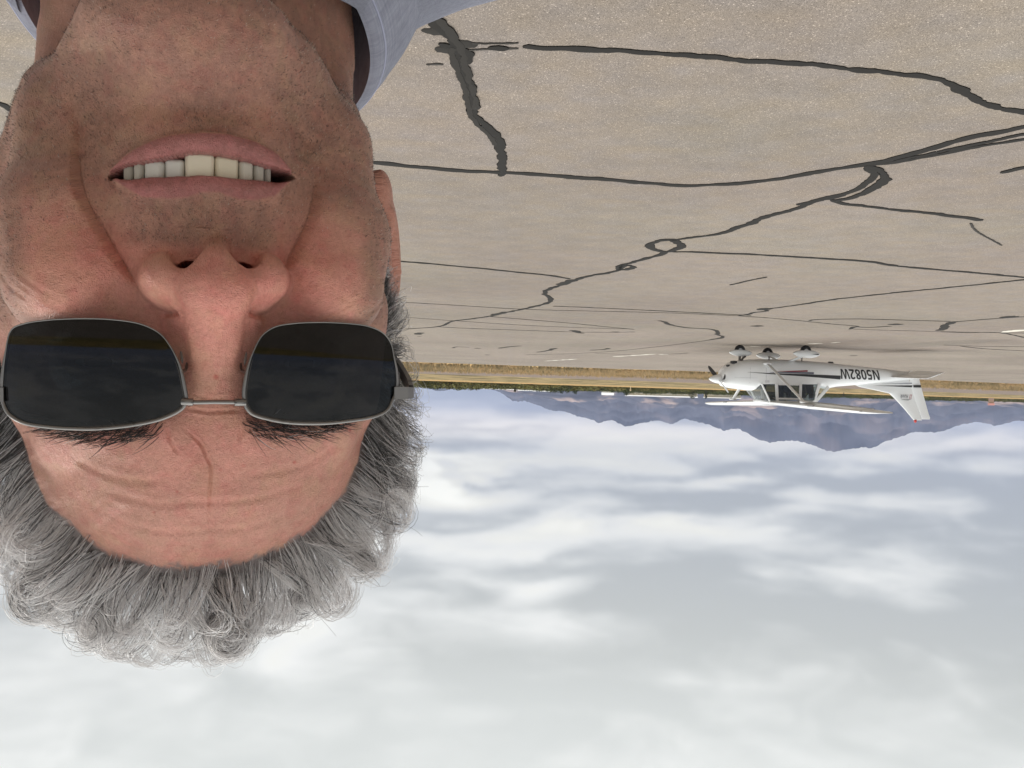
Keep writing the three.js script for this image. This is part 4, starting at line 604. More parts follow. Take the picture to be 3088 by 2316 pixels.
// rows of the skin: from below, [height of the ray's origin on the axis of the head, its elevation]
for (let e = -88; e < -62; e += 0.8) headEl.push([-4.9, e]); for (let e = -62; e < -2; e += 0.22) headEl.push([-4.9, e]);
for (let k = 0; k < 60; k++) headEl.push([mix(-4.9, -3.4, k / 60), mix(-2, 0, k / 60)]); for (let k = 0; k < 34; k++) headEl.push([mix(-3.4, 0, k / 34), mix(0, -19, k / 34)]);
for (let e = -19; e < 58; e += 0.2) headEl.push([0, e]); for (let e = 58; e < 89; e += 1.2) headEl.push([0, e]); headEl.push([0, 89.5]);
const headGeo = (() => {
  const nu = headAz.length, nv = headEl.length, p = new Float32Array(nu * nv * 3), c = new Float32Array(nu * nv * 3), uv = new Float32Array(nu * nv * 2), id = [];
  const T = new Float32Array(nu * nv);
  for (let j = 0; j < nv; j++) {
    const oy = headEl[j][0], O = [HS[0], oy, HS[2]], el = rad(headEl[j][1]), ce = Math.cos(el), se = Math.sin(el);
    for (let i = 0; i < nu; i++) {
      const az = rad(headAz[i]), sx = Math.sin(az) * ce, sy = se, sz = Math.cos(az) * ce, k = j * nu + i;
      let t0 = 24; if (i && j) { t0 = Math.min(24, Math.max(T[k - 1], T[k - nu]) + 3.0); }
      const t = (T[k] = headHit(sx, sy, sz, t0, O));
      let x = O[0] + sx * t, y = oy + sy * t, z = O[2] + sz * t; if (y < -21) { const f = (-21 - oy) / (y - oy); x = O[0] + (x - O[0]) * f; z = O[2] + (z - O[2]) * f; y = -21; }
      p[k * 3] = x; p[k * 3 + 1] = y; p[k * 3 + 2] = z; uv[k * 2] = rad(headAz[i]) * 9; uv[k * 2 + 1] = y - 0.3 * z;
      // skin colour: belongs to the skin
      const ax = Math.abs(x - 0.22), n1 = fbm(x * 0.9, y * 0.9, z * 0.9, 4), n2 = noise(x * 5, y * 5, z * 5), n3 = noise(x * 13, y * 13, z * 13);
      let r = 0.635, g = 0.318, b = 0.234;
      const fl = clamp(0.85 * G(ax, y, 3.3, -1.6, 1.6, 1.5) + 0.75 * G(x, y, -0.15, -0.6, 1.6, 1.8) + 0.42 * G(x, y, 0.1, 4.4, 3.6, 2.6) + 0.30 * G(x, y, 0.2, -8.6, 2.4, 1.6) + 0.35 * n1, 0, 1);   // flushed skin
      r *= 1 + 0.04 * fl; g *= 1 - 0.20 * fl; b *= 1 - 0.15 * fl; const blot = sstep(0.05, 0.42, fbm(x * 2.3 + 5, y * 2.3, z * 2.3, 4)), yel = sstep(0.02, 0.35, fbm(x * 1.4 - 9, y * 1.4, z * 1.4 + 3, 3)); g *= 1 - 0.13 * blot; b *= 1 - 0.11 * blot; g *= 1 + 0.06 * yel; r *= 1 - 0.03 * blot;
      const bd = beard(x, y, z), bn = clamp(bd * (0.75 + 0.5 * n1 + 0.35 * n2), 0, 1); r *= 1 - 0.42 * bn; g *= 1 - 0.34 * bn; b *= 1 - 0.36 * bn;
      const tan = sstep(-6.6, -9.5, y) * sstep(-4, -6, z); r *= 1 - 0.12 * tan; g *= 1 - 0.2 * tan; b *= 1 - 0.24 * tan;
      const lip = z > -2 ? insideLip(x, y) : 0; const crack = 0.5 + 0.5 * noise(x * 8 + 1.2 * noise(x * 3, y * 5, 2), y * 3.2, 4);
      const lv = 1 + 0.10 * n2 + 0.05 * n3 - 0.06 * crack; r = mix(r, 0.39 * lv, lip * 0.88); g = mix(g, 0.145 * lv, lip * 0.88); b = mix(b, 0.135 * lv, lip * 0.88);
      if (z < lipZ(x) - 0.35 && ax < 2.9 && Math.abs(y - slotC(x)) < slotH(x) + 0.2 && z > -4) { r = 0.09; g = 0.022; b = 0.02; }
      if (ax > 6.3 && z < -6 && y > -8 && y < 1) { r = 0.52; g = 0.24; b = 0.17; }
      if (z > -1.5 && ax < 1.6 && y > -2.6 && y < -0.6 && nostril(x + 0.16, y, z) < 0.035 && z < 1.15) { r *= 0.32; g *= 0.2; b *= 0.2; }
      const f = 1 + 0.12 * n1 + 0.05 * n2 + 0.035 * n3; r *= f; g *= f * (1 - 0.03 * n2); b *= f;
      const hx = x - HS[0], hy = y - HS[1], hz = z - HS[2]; const sc = scalp(Math.atan2(hx, hz) * 57.29578, Math.atan2(hy, Math.hypot(hx, hz)) * 57.29578) * (ax > 6.75 && z < -5.5 && y < 1 ? 0 : 1); const rt = mix(0.20, 0.06, sstep(4.6, 6.0, ax)); r = mix(r, rt, sc * 0.92); g = mix(g, rt * 0.93, sc * 0.92); b = mix(b, rt * 0.92, sc * 0.92);
      c[k * 3] = r; c[k * 3 + 1] = g; c[k * 3 + 2] = b;
    }
  }
  // moles and sun spots
  for (const [mx, my, mr, s] of [[-0.15, 1.62, 0.085, 0.5], [-2.65, 4.55, 0.07, 0.45], [-2.75, 0.2, 0.09, 0.7], [-0.3, 4.6, 0.05, 0.3], [1.7, 6.0, 0.05, 0.4], [-1.0, 4.5, 0.07, 0.25], [1.0, 5.3, 0.05, 0.4], [-4.6, 3.6, 0.06, 0.4]]) for (let k = 0; k < nu * nv; k++) { if (p[k * 3 + 2] < -4) continue; const q = ((p[k * 3] - mx) ** 2 + (p[k * 3 + 1] - my) ** 2) / (mr * mr); if (q < 6) { const f = 1 - s * Math.exp(-q * q); c[k * 3] *= f * 0.3 + 0.7; c[k * 3 + 1] *= f; c[k * 3 + 2] *= f; } }
  for (let j = 0; j < nv - 1; j++) for (let i = 0; i < nu - 1; i++) { const a = j * nu + i, b = a + 1, q = a + nu; id.push(a, b, q, b, q + 1, q); }
  const g = new THREE.BufferGeometry(); g.setAttribute('position', new THREE.BufferAttribute(p, 3)); g.setAttribute('color', new THREE.BufferAttribute(c, 3)); g.setAttribute('uv', new THREE.BufferAttribute(uv, 2)); g.setIndex(id); g.computeVertexNormals(); return g;
})();
const poreBump = tex(1024, 1024, (u, v, i, j) => { let k = 0.55 + 0.22 * wfbm(u, v, 24, 5, 4) + 0.14 * hsh(i >> 2, j >> 2, 8) + 0.12 * wrapNoise(u, v, 180, 9); if (hsh(i >> 3, j >> 3, 21) > 0.86) k -= 0.25; return [k, k, k]; }, false, 1 / 4.2);
const poreTone = tex(1024, 1024, (u, v, i, j) => { const a = wfbm(u, v, 40, 15, 4), b = wrapNoise(u, v, 220, 29), s = hsh(i >> 2, j >> 2, 33) > 0.95 ? 0.05 : 0; return [0.96 + 0.05 * a + 0.015 * b - s * 0.5, 0.95 + 0.07 * a + 0.02 * b - s * 0.9, 0.95 + 0.07 * a + 0.02 * b - s * 0.9]; }, true, 1 / 3.1);
const skinMat = new THREE.MeshPhysicalMaterial({ vertexColors: true, roughness: 0.38, specularIntensity: 0.85, map: poreTone, bumpMap: poreBump, bumpScale: 0.0007, sheen: 0.12, sheenColor: new THREE.Color(1, 0.85, 0.75), sheenRoughness: 0.5 });
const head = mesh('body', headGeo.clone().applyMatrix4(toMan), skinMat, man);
const put = (g, name, m, parent = man) => mesh(name, g.applyMatrix4(toMan), m, parent);

// eyes behind the dark lenses
for (const s of [1, -1]) { const e = put(new THREE.SphereGeometry(1.16, 32, 24).translate(0.22 + s * 3.15, 1.28, -1.18), 'eye', mat(0.72, 0.68, 0.64, 0.15)); put(new THREE.SphereGeometry(0.56, 24, 12, 0, 6.3, 0, 0.9).rotateX(Math.PI / 2).scale(1, 1, 0.5).translate(0.22 + s * 3.12, 1.26, -0.29), 'iris', mat(0.05, 0.03, 0.02, 0.1), e); }
// teeth
{
  const E = [2.48, 2.18, 1.90, 1.32, 0.75, -0.10, -0.81, -1.25, -1.57, -1.76];
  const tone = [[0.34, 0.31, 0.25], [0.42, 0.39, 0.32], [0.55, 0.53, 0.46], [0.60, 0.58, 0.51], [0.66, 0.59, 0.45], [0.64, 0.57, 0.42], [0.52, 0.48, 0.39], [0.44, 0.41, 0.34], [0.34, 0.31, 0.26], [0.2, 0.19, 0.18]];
  for (let i = 0; i < E.length - 1; i++) {
    const x = (E[i] + E[i + 1]) / 2, w = E[i] - E[i + 1] + 0.03, big = i === 4 ? 0.05 : 0, lo = slotC(x) - slotH(x) - 0.06 - big * 0.3 + (i === 3 ? 0.05 : 0), hi = lo + 1.1, dx = x - 0.3, zc = 0.0 - 0.10 * dx * dx + big - (i === 3 ? 0.05 : 0);
    const g = new RoundedBoxGeometry(w, hi - lo, 0.42, 5, Math.min(0.12, w * 0.28)), p = g.attributes.position;
    for (let k = 0; k < p.count; k++) { const u = p.getX(k) / w, v = p.getY(k) / (hi - lo); p.setX(k, p.getX(k) * (1 - 0.12 * Math.max(0, v))); p.setZ(k, p.getZ(k) + 0.10 * (1 - 4 * u * u) + 0.05 * (1 - 4 * v * v) + 0.008 * noise(u * 7 + i * 9, v * 5, 3)); p.setY(k, p.getY(k) + 0.012 * noise(u * 6 + i * 5, 1, 2)); }
    g.computeVertexNormals(); g.rotateY(Math.atan(0.27 * dx)); put(g.translate(x, (lo + hi) / 2, zc), 'tooth', mat(...tone[i], 0.28, { clearcoat: 0.4, clearcoatRoughness: 0.15 }));
  }
}

// ---------------------------------------------------------------- sunglasses
{
  const gl = new THREE.Group(); gl.name = named('sunglasses'); gl.applyMatrix4(new THREE.Matrix4().copy(HEAD)); scene.add(gl);
  tag(gl, 'dark half-rimmed sunglasses with thin grey metal frame on the man’s face', 'sunglasses');
  const S = new THREE.Matrix4().makeScale(0.01, 0.01, 0.01), add = (g, name, m, parent = gl) => mesh(name, g.applyMatrix4(S), m, parent);
  const lz = (x, y) => 1.55 - 0.045 * x * x - 0.03 * (y - 1.6) * (y - 1.6);
  const frameM = mat(0.22, 0.21, 0.20, 0.34, { metalness: 0.9 }), darkM = mat(0.05, 0.045, 0.042, 0.4, { metalness: 0.5 });
  const outline = (P) => new THREE.CatmullRomCurve3(P.map(([x, y]) => new THREE.Vector3(x, y, lz(x, y))), true, 'centripetal').getSpacedPoints(120).slice(0, 120);
  const lensM = new THREE.MeshPhysicalMaterial({ color: new THREE.Color().setRGB(0.020, 0.034, 0.044), roughness: 0.03, transmission: 1, thickness: 0, specularIntensity: 0.7, specularColor: new THREE.Color().setRGB(0.04, 0.5, 0.68), ior: 1.5 });
  for (const P of [LENS_L, LENS_R]) {
    const O = outline(P); let cx = 0, cy = 0; O.forEach((p) => { cx += p.x / 120; cy += p.y / 120; });
    const pos = [], id = [], N = 12; for (let j = 0; j <= N; j++) for (let i = 0; i < 120; i++) { const t = j / N, x = mix(cx, O[i].x, t), y = mix(cy, O[i].y, t); pos.push(x, y, lz(x, y)); }
    for (let j = 0; j < N; j++) for (let i = 0; i < 120; i++) { const a = j * 120 + i, b = j * 120 + (i + 1) % 120; id.push(a, a + 120, b, b, a + 120, b + 120); }
    const lens = add(grid(pos, id), 'lens', lensM);
    // metal along the top and sides, a hair-thin polished edge along the lower side
    const top = (y) => sstep(0.7, 1.9, y);
    const edge = O.map((p) => [p.x, p.y, p.z]);
    add(tube(edge, O.map((p) => mix(0.022, 0.062, top(p.y))), 8, true), 'rim', frameM, gl);
    add(tube(O.map((p) => { const dx = p.x - cx, dy = p.y - cy, l = Math.hypot(dx, dy); return [p.x - dx / l * 0.075, p.y - dy / l * 0.075, p.z - 0.02]; }), O.map((p) => mix(0.008, 0.035, top(p.y))), 6, true), 'rim_groove', darkM, gl);
  }
  add(tube([[0.78, 2.36, 1.60], [0.4, 2.38, 1.66], [-0.1, 2.37, 1.68], [-0.55, 2.38, 1.66], [-0.98, 2.40, 1.60]], 0.068, 12), 'bridge', frameM);
  add(tube([[0.82, 2.35, 1.59], [0.62, 2.37, 1.64], [0.50, 2.375, 1.655]], 0.115, 12), 'bridge_end', frameM); add(tube([[-1.02, 2.40, 1.585], [-0.82, 2.39, 1.63], [-0.70, 2.385, 1.65]], 0.115, 12), 'bridge_end', frameM);
  for (const s of [1, -1]) { const x = s > 0 ? 0.88 : -1.08; add(tube([[x, 1.5, 1.5], [x - s * 0.16, 1.42, 1.15], [x - s * 0.20, 1.2, 0.85], [x - s * 0.12, 1.05, 0.75]], 0.045, 8), 'nose_pad_arm', frameM); add(moved(new THREE.SphereGeometry(0.3, 20, 14).scale(0.35, 1.2, 0.7), x - s * 0.12, 1.05, 0.62, 0, s * 0.5, s * 0.15), 'nose_pad', mat(0.5, 0.45, 0.4, 0.2, { transmission: 0.6, thickness: 0.005 })); }
  // end pieces, hinges and temples
  for (const [s, x0] of [[-1, -5.98], [1, 5.88]]) {
    const z0 = lz(x0, 2.3), end = loft([[0, 0.21], [0.22, 0.22], [0.5, 0.2], [0.72, 0.18], [0.80, 0.15]].map(([u, h], i) => { const bend = [0, 0, -0.05, -0.22, -0.5][i]; return [[x0 + s * u, 2.24 - h, z0 + bend + 0.12], [x0 + s * u, 2.24 + h, z0 + bend + 0.12], [x0 + s * (u - (i > 2 ? 0.1 : 0)), 2.24 + h, z0 + bend - 0.06], [x0 + s * (u - (i > 2 ? 0.1 : 0)), 2.24 - h, z0 + bend - 0.06]]; }), true, true, false);
    const e = add(end, 'end_piece', frameM);
    add(tube([[x0 + s * 0.14, 2.0, z0 - 0.1], [x0 + s * 0.14, 1.55, z0 - 0.12]], 0.09, 10), 'hinge', darkM, e);
    const T = [[x0 + s * 0.72, 2.2, z0 - 0.5], [x0 + s * 0.95, 2.0, z0 - 2.2], [x0 + s * 1.2, 1.6, z0 - 5.0], [x0 + s * 1.35, 1.1, z0 - 8.0], [x0 + s * 1.25, 0.2, z0 - 9.6], [x0 + s * 1.1, -1.4, z0 - 10.6]];
    const C = new THREE.CatmullRomCurve3(T.map((p) => new THREE.Vector3(...p))).getPoints(30);
    add(loft(C.map((p, i) => { const h = i < 3 ? 0.2 : 0.24, w = 0.08; return [[p.x - w, p.y - h, p.z], [p.x - w, p.y + h, p.z], [p.x + w, p.y + h, p.z], [p.x + w, p.y - h, p.z]]; }), true, true, false), 'temple_arm', darkM);
  }
}

// ---------------------------------------------------------------- hair, brows, stubble (strands are tapered three-sided fibres)
class Fibres {
  constructor() { this.p = []; this.c = []; this.i = []; }
  add(pts, r0, r1, col, colTip = col) {
    const n = pts.length, base = this.p.length / 3; let tx, ty, tz, nx = 0.3, ny = 0.2, nz = 0.93;
    for (let k = 0; k < n; k++) {
      const a = pts[Math.max(0, k - 1)], b = pts[Math.min(n - 1, k + 1)]; tx = b[0] - a[0]; ty = b[1] - a[1]; tz = b[2] - a[2]; const l = Math.hypot(tx, ty, tz) || 1; tx /= l; ty /= l; tz /= l;
      let q = nx * tx + ny * ty + nz * tz; nx -= q * tx; ny -= q * ty; nz -= q * tz; let m = Math.hypot(nx, ny, nz); if (m < 1e-3) { nx = ty; ny = -tx; nz = 0.01; m = Math.hypot(nx, ny, nz); } nx /= m; ny /= m; nz /= m;
      const bx = ty * nz - tz * ny, by = tz * nx - tx * nz, bz = tx * ny - ty * nx, t = k / (n - 1), r = mix(r0, r1, t * t);
      for (let s = 0; s < 3; s++) { const a3 = s * 2.0944, c = Math.cos(a3) * r, d = Math.sin(a3) * r; this.p.push(pts[k][0] + nx * c + bx * d, pts[k][1] + ny * c + by * d, pts[k][2] + nz * c + bz * d); this.c.push(mix(col[0], colTip[0], t), mix(col[1], colTip[1], t), mix(col[2], colTip[2], t)); }
    }
    for (let k = 0; k < n - 1; k++) for (let s = 0; s < 3; s++) { const a = base + k * 3 + s, b = base + k * 3 + (s + 1) % 3; this.i.push(a, b, a + 3, b, b + 3, a + 3); }
  }
  build() { const g = new THREE.BufferGeometry(); g.setAttribute('position', new THREE.Float32BufferAttribute(this.p, 3)); g.setAttribute('color', new THREE.Float32BufferAttribute(this.c, 3)); g.setIndex(this.i); g.computeVertexNormals(); return g; }
}
const hairMat = mat(1, 1, 1, 0.42, { vertexColors: true, transmission: 0.55, specularIntensity: 1 });
const HP = headGeo.attributes.position, HN = headGeo.attributes.normal, HU = headGeo.attributes.uv, nuH = headAz.length;
const nrm3 = (v) => { const l = Math.hypot(v[0], v[1], v[2]) || 1; return [v[0] / l, v[1] / l, v[2] / l]; };
const rot3 = (v, a, t) => { const c = Math.cos(t), s = Math.sin(t), d = (v[0] * a[0] + v[1] * a[1] + v[2] * a[2]) * (1 - c); return [v[0] * c + (a[1] * v[2] - a[2] * v[1]) * s + a[0] * d, v[1] * c + (a[2] * v[0] - a[0] * v[2]) * s + a[1] * d, v[2] * c + (a[0] * v[1] - a[1] * v[0]) * s + a[2] * d]; };
const rootAt = (az, el) => { const a = rad(az), e = rad(el), s = [Math.sin(a) * Math.cos(e), Math.sin(e), Math.cos(a) * Math.cos(e)], t = headHit(...s, 24, HS), p = [HS[0] + s[0] * t, HS[1] + s[1] * t, HS[2] + s[2] * t], h = 0.15; const n = nrm3([headSdf(p[0] + h, p[1], p[2]) - headSdf(p[0] - h, p[1], p[2]), headSdf(p[0], p[1] + h, p[2]) - headSdf(p[0], p[1] - h, p[2]), headSdf(p[0], p[1], p[2] + h) - headSdf(p[0], p[1], p[2] - h)]); return [p, n]; };
function style(az, el) { // combing direction, length, lift
  const s = Math.sign(az) || 1, a = Math.abs(az), side = sstep(46, 66, a) , low = sstep(22, 2, el), back = sstep(85, 130, a);
  let f = [s * mix(0.06, 0.42, sstep(8, 45, a)) + 0.10, 1, -0.12];
  f = [mix(f[0], s * 0.16, side), mix(f[1], 0.88, side), mix(f[2], -0.35, side)];
  f = [mix(f[0], s * 0.10, low * side), mix(f[1], -0.62, low * side), mix(f[2], -0.62, low * side)];
  f = [mix(f[0], 0, back), mix(f[1], -0.5, back), mix(f[2], -0.6, back)];
  const edge = el - hairlineEl(a), top = mix(mix(2.55, 1.75, side), 1.15, low * side) * mix(0.75, 1, sstep(0, 10, edge));
  let L = mix(5.0, 3.6, side); L *= mix(0.62, 1, sstep(0, 12, edge)); L = mix(L, 1.9, low * side); if (a > 62 && el < 4) L = mix(0.7, L, sstep(-24, 4, el)); 
  return [f, L, mix(mix(0.70, 0.26, side), 0.18, low * side), a > 62 && el < 4 ? mix(0.35, top, sstep(-24, 4, el)) : top];
}
const hair = new Fibres();
const clumps = [];
const inHair = (az, el) => el - hairlineEl(Math.abs(az)) + 1.6 * noise(az * 0.35, el * 0.35, 3) + 1.0 * noise(az * 1.1, el * 1.1, 5);
for (let tries = 0; clumps.length < 620 && tries < 40000; tries++) {
  const az = rr(-125, 125), el = Math.asin(rr(-0.45, 0.995)) * 57.29578; if (inHair(az, el) < -0.5) continue;
  const [p, n] = rootAt(az, el), [f, L0, lift, hmax] = style(az, el), L = L0 * rr(0.8, 1.2), steps = 15, ds = L / steps;
  let d = nrm3([f[0] * (1 - lift) + n[0] * lift + rr(-0.16, 0.16), f[1] * (1 - lift) + n[1] * lift + rr(-0.12, 0.12), f[2] * (1 - lift) + n[2] * lift + rr(-0.16, 0.16)]);
  const top = sstep(30, 50, el), ax = nrm3([rr(-0.6, 0.6) + (1 - top) * 0.2, rr(-0.5, 0.5) * (1 - 0.5 * top), rr(0.2, 1) * (rnd() < 0.5 ? -1 : 1)]), k0 = (rnd() < 0.45 ? rr(0.9, 1.7) : rr(0.3, 0.9)) * mix(0.75, 1, top), wave = rr(0.2, 0.5), ph = rr(0, 6.28);
  const path = [[...p]]; let q = [...p];
  for (let i = 1; i <= steps; i++) {
    const t = i / steps; d = rot3(d, ax, k0 * ds * (0.15 + 1.9 * t * t)); const wv = wave * Math.sin(ph + t * 7) * ds * 0.6; d = nrm3([d[0] + wv * ax[1], d[1] - wv * ax[0] - 0.02 * ds, d[2] + wv * 0.5]);
    q = [q[0] + d[0] * ds, q[1] + d[1] * ds, q[2] + d[2] * ds];
    const s = headSdf(...q), lay = 0.12 + 0.25 * t; if (s < lay) { const o = nrm3([q[0] - HS[0], q[1] - HS[1], q[2] - HS[2]]), m = lay - s; q = [q[0] + o[0] * m, q[1] + o[1] * m, q[2] + o[2] * m]; d = nrm3([d[0] + o[0] * 0.35, d[1] + o[1] * 0.35, d[2] + o[2] * 0.35]); }
    else if (s > hmax) { const o = nrm3([q[0] - HS[0], q[1] - HS[1], q[2] - HS[2]]), m = (s - hmax) * 0.6; q = [q[0] - o[0] * m, q[1] - o[1] * m, q[2] - o[2] * m]; d = nrm3([d[0] - o[0] * 0.45, d[1] - o[1] * 0.45, d[2] - o[2] * 0.45]); }
    path.push(q);
  }
  clumps.push({ az, el, p, path, tone: rr(-1, 1), dark: sstep(60, 70, Math.abs(az)) * 0.0 + rr(0, 1) });
}
function hairColour(az, el, c, top) {
  const side = sstep(44, 60, Math.abs(az)) * sstep(48, 20, el), u = rnd() - mix(0.16, 0.3, side) * c.tone, darkShare = mix(0.14, 0.62, side);
  if (u < darkShare) { const v = rr(0.035, 0.09); return [v * 1.02, v, v * 1.02, 1]; }
  if (u < darkShare + 0.25) { const v = mix(rr(0.7, 0.88), rr(0.3, 0.5), side); return [v, v * 0.97, v * 0.97]; }
  const v = Math.min(0.98, rr(0.9, 1.0) * (1 + 0.04 * c.tone)); return [v, v * 0.985, v * 0.98];
}
{
  let made = 0, tries = 0;
  while (made < 11000 && tries++ < 60000) {
    const az = rr(-118, 118), el = Math.asin(rr(-0.45, 0.99)) * 57.29578, e = inHair(az, el); if (e < -1.2) continue; if (Math.abs(az) > 85 && rnd() < 0.45) continue; if (el > 72 && rnd() < 0.4) continue; if (e < 3 && rnd() < mix(0.8, 0.1, sstep(-1.2, 3, e))) continue;
    let best = 1e9, c = null; for (const k of clumps) { const dz = (k.az - az) * Math.cos(rad(el)), q = dz * dz + (k.el - el) ** 2 + (k.dark - 0.5) * 14; if (q < best) { best = q; c = k; } }
    const [p] = rootAt(az, el), n = c.path.length, off = [p[0] - c.p[0], p[1] - c.p[1], p[2] - c.p[2]], shrink = rr(0.35, 0.75), col = hairColour(az, el, c), cut = col[3] ? rr(0.4, 0.8) : rr(0.72, 1.0), f1 = rr(0, 99), pts = [], loose = rnd() < 0.12 ? 2.6 : 1, am = 0.12 * loose;
    for (let i = 0; i < n; i++) {
      const t = i / (n - 1), T = t * cut * (n - 1), a = Math.floor(T), b = Math.min(n - 1, a + 1), f = T - a, k = 1 - shrink * t, g = [0, 1, 2].map((m) => mix(c.path[a][m], c.path[b][m], f) + off[m] * k);
      g[0] += am * t * 2.2 * noise(f1, t * 2.6, 1); g[1] += am * t * 2.2 * noise(f1, t * 2.6, 7); g[2] += am * t * 2.2 * noise(f1, t * 2.6, 13);
      if (i > 0 && i % 2 === 0) { const s = headSdf(...g); if (s < 0.05) { const o = nrm3([g[0] - HS[0], g[1] - HS[1], g[2] - HS[2]]); for (let m = 0; m < 3; m++) g[m] += o[m] * (0.06 - s); } }
      pts.push(g);
    }
     hair.add(pts, rr(0.009, 0.0135), 0.005, col); made++;
  }
  // ring curls standing along the top of the head: centre, radius, turns, tilt
  for (const [cx, cy, cz, R, dir, N, turns] of [[-0.62, 10.75, -1.6, 0.90, 1, 190, 1.35], [3.9, 10.3, -2.4, 0.95, -1, 110, 0.7], [5.6, 9.4, -3.0, 0.9, 1, 100, 0.6], [1.3, 10.6, -2.4, 0.75, -1, 90, 0.75], [-3.3, 9.9, -2.4, 0.6, 1, 80, 0.9], [-5.3, 9.0, -3.2, 0.7, -1, 80, 0.7]]) {
    const tone = rr(-0.5, 0.6), [rp] = rootAt(clamp(Math.atan2(cx - 0.22, cz + 9.5) * 57.3, -60, 60), 62 - Math.abs(cx) * 1.6);
    for (let s = 0; s < N; s++) {
      const r = R * (1 - 0.8 * Math.pow(rnd(), 1.3)), zo = rr(-0.6, 0.6), a0 = -Math.PI / 2 + dir * rr(-0.9, 0.5), tot = dir * turns * Math.PI * 2 * rr(0.6, 1.1), pts = [], px_ = rr(-0.16, 0.16), py_ = rr(-0.16, 0.16), ox = rr(-0.7, 0.7), oz = rr(-0.7, 0.7), tl = rr(-0.2, 0.2);
      for (let i = 0; i <= 22; i++) { const t = i / 22; if (t < 0.25) { const q = t / 0.25, ex = cx + r * Math.cos(a0), ey = cy + r * Math.sin(a0); pts.push([mix(rp[0] + ox, ex, q), mix(rp[1], ey, q), mix(rp[2] + oz, cz + zo, q) + 0.35 * Math.sin(q * 3.14)]); } else { const q = (t - 0.25) / 0.75, a = a0 + tot * q, k = r * (1 - 0.35 * q); pts.push([cx + px_ * q + k * Math.cos(a) + 0.10 * noise(s, q * 4, 1), cy + py_ * q + k * Math.sin(a) * 0.96 + 0.10 * noise(s, q * 4, 5), cz + zo + 0.3 * q + tl * Math.cos(a)]); } }
      hair.add(pts, rr(0.009, 0.013), 0.006, hairColour(0, 60, { tone: tone + 0.4 }));
    }
  }
  // loose single hairs standing off the outline
  for (let s = 0; s < 45; s++) {
    const az = rr(-95, 95), el = rr(5, 78); if (inHair(az, el) < 3) continue; const [p, n] = rootAt(az, el), [f, L] = style(az, el), ax = nrm3([rr(-1, 1), rr(-1, 1), rr(-1, 1)]), k = rr(0.4, 1.5), pts = [p]; let d = nrm3([n[0] + 0.5 * f[0], n[1] + 0.5 * f[1], n[2] + 0.4 * f[2]]), q = [...p]; const ds = L * rr(0.8, 1.15) / 16;
    for (let i = 0; i < 16; i++) { d = rot3(d, ax, k * ds); q = [q[0] + d[0] * ds, q[1] + d[1] * ds, q[2] + d[2] * ds]; pts.push(q); } hair.add(pts, 0.008, 0.005, rnd() < 0.5 ? [0.6, 0.58, 0.55] : [0.12, 0.11, 0.1]);
  }
}
put(hair.build(), 'hair', hairMat);

// eyebrows, half hidden by the lenses
{
  for (const s of [1, -1]) { const brow = new Fibres(); for (let i = 0; i < 320; i++) {
    const t = rnd(), bx = 0.22 + s * mix(1.15, 4.75, t), by = 3.12 + 0.42 * Math.sin(t * 2.4) - 0.25 * t + rr(-0.42, 0.36) * (1 - 0.45 * t);
    let z = 1.4; for (let k = 0; k < 30; k++) { const d = headSdf(bx, by, z); if (d < 0.01) break; z -= d * 0.8; }
    const L = rr(0.5, 1.15) * (1 - 0.3 * t), pts = []; let d = nrm3([s * rr(0.35, 1.0), rr(-0.1, 0.75) * (1 - t * 0.6), rr(0.35, 0.8)]), q = [bx, by, z]; const ax = [rr(-0.3, 0.3), rr(-0.3, 0.3), -s * rr(0.2, 1)], cv = rr(0.2, 1.1);
    for (let k = 0; k < 7; k++) { pts.push([...q]); q = [q[0] + d[0] * L / 6, q[1] + d[1] * L / 6, q[2] + d[2] * L / 6]; d = rot3(d, nrm3(ax), cv * L / 6); d = nrm3([d[0], d[1], d[2] - 0.10]); }
    const w = rnd() < 0.04, v = w ? 0.6 : rr(0.008, 0.03); brow.add(pts, 0.0105, 0.004, [v, v * 0.95, v * 0.92]);
  }
  put(brow.build(), 'eyebrow', mat(1, 1, 1, 0.5, { vertexColors: true })); }
}
// stubble
{
  const st = new Fibres(), cnt = HP.count; let made = 0;
  for (let tries = 0; made < 10500 && tries < 900000; tries++) {
    const k = Math.floor(rnd() * cnt), x = HP.getX(k), y = HP.getY(k), z = HP.getZ(k); if (y > 0.6 || y < -17 || z < -9) continue; const b = y < -9.5 && z < -2.5 ? 0.45 : beard(x, y, z); if (rnd() > b * 0.7 * (0.6 + 0.8 * noise(x * 2, y * 2, z * 2) + 0.4)) continue;
    const n = [HN.getX(k), HN.getY(k), HN.getZ(k)], o = n[0] * (x - HC[0]) + n[1] * (y - HC[1]) + n[2] * (z - HC[2]) < 0 ? -1 : 1, d = nrm3([n[0] * o * 0.7 + rr(-0.5, 0.5) + 0.25 * Math.sign(x - 0.22), n[1] * o * 0.7 - rr(0.2, 0.9), n[2] * o * 0.7 + rr(-0.3, 0.3)]), L = rr(0.04, 0.085), white = rnd() < 0.14, v = white ? 0.62 : rr(0.012, 0.05), px = x + rr(-0.02, 0.02), py = y + rr(-0.02, 0.02);
    st.add([[px - d[0] * 0.01, py - d[1] * 0.01, z - d[2] * 0.01], [px + d[0] * L, py + d[1] * L, z + d[2] * L]], white ? 0.0065 : 0.0072, 0.003, white ? [v, v * 0.9, v * 0.75] : [v, v * 0.85, v * 0.75]); made++;
  }
  put(st.build(), 'stubble', mat(1, 1, 1, 0.5, { vertexColors: true }));
}

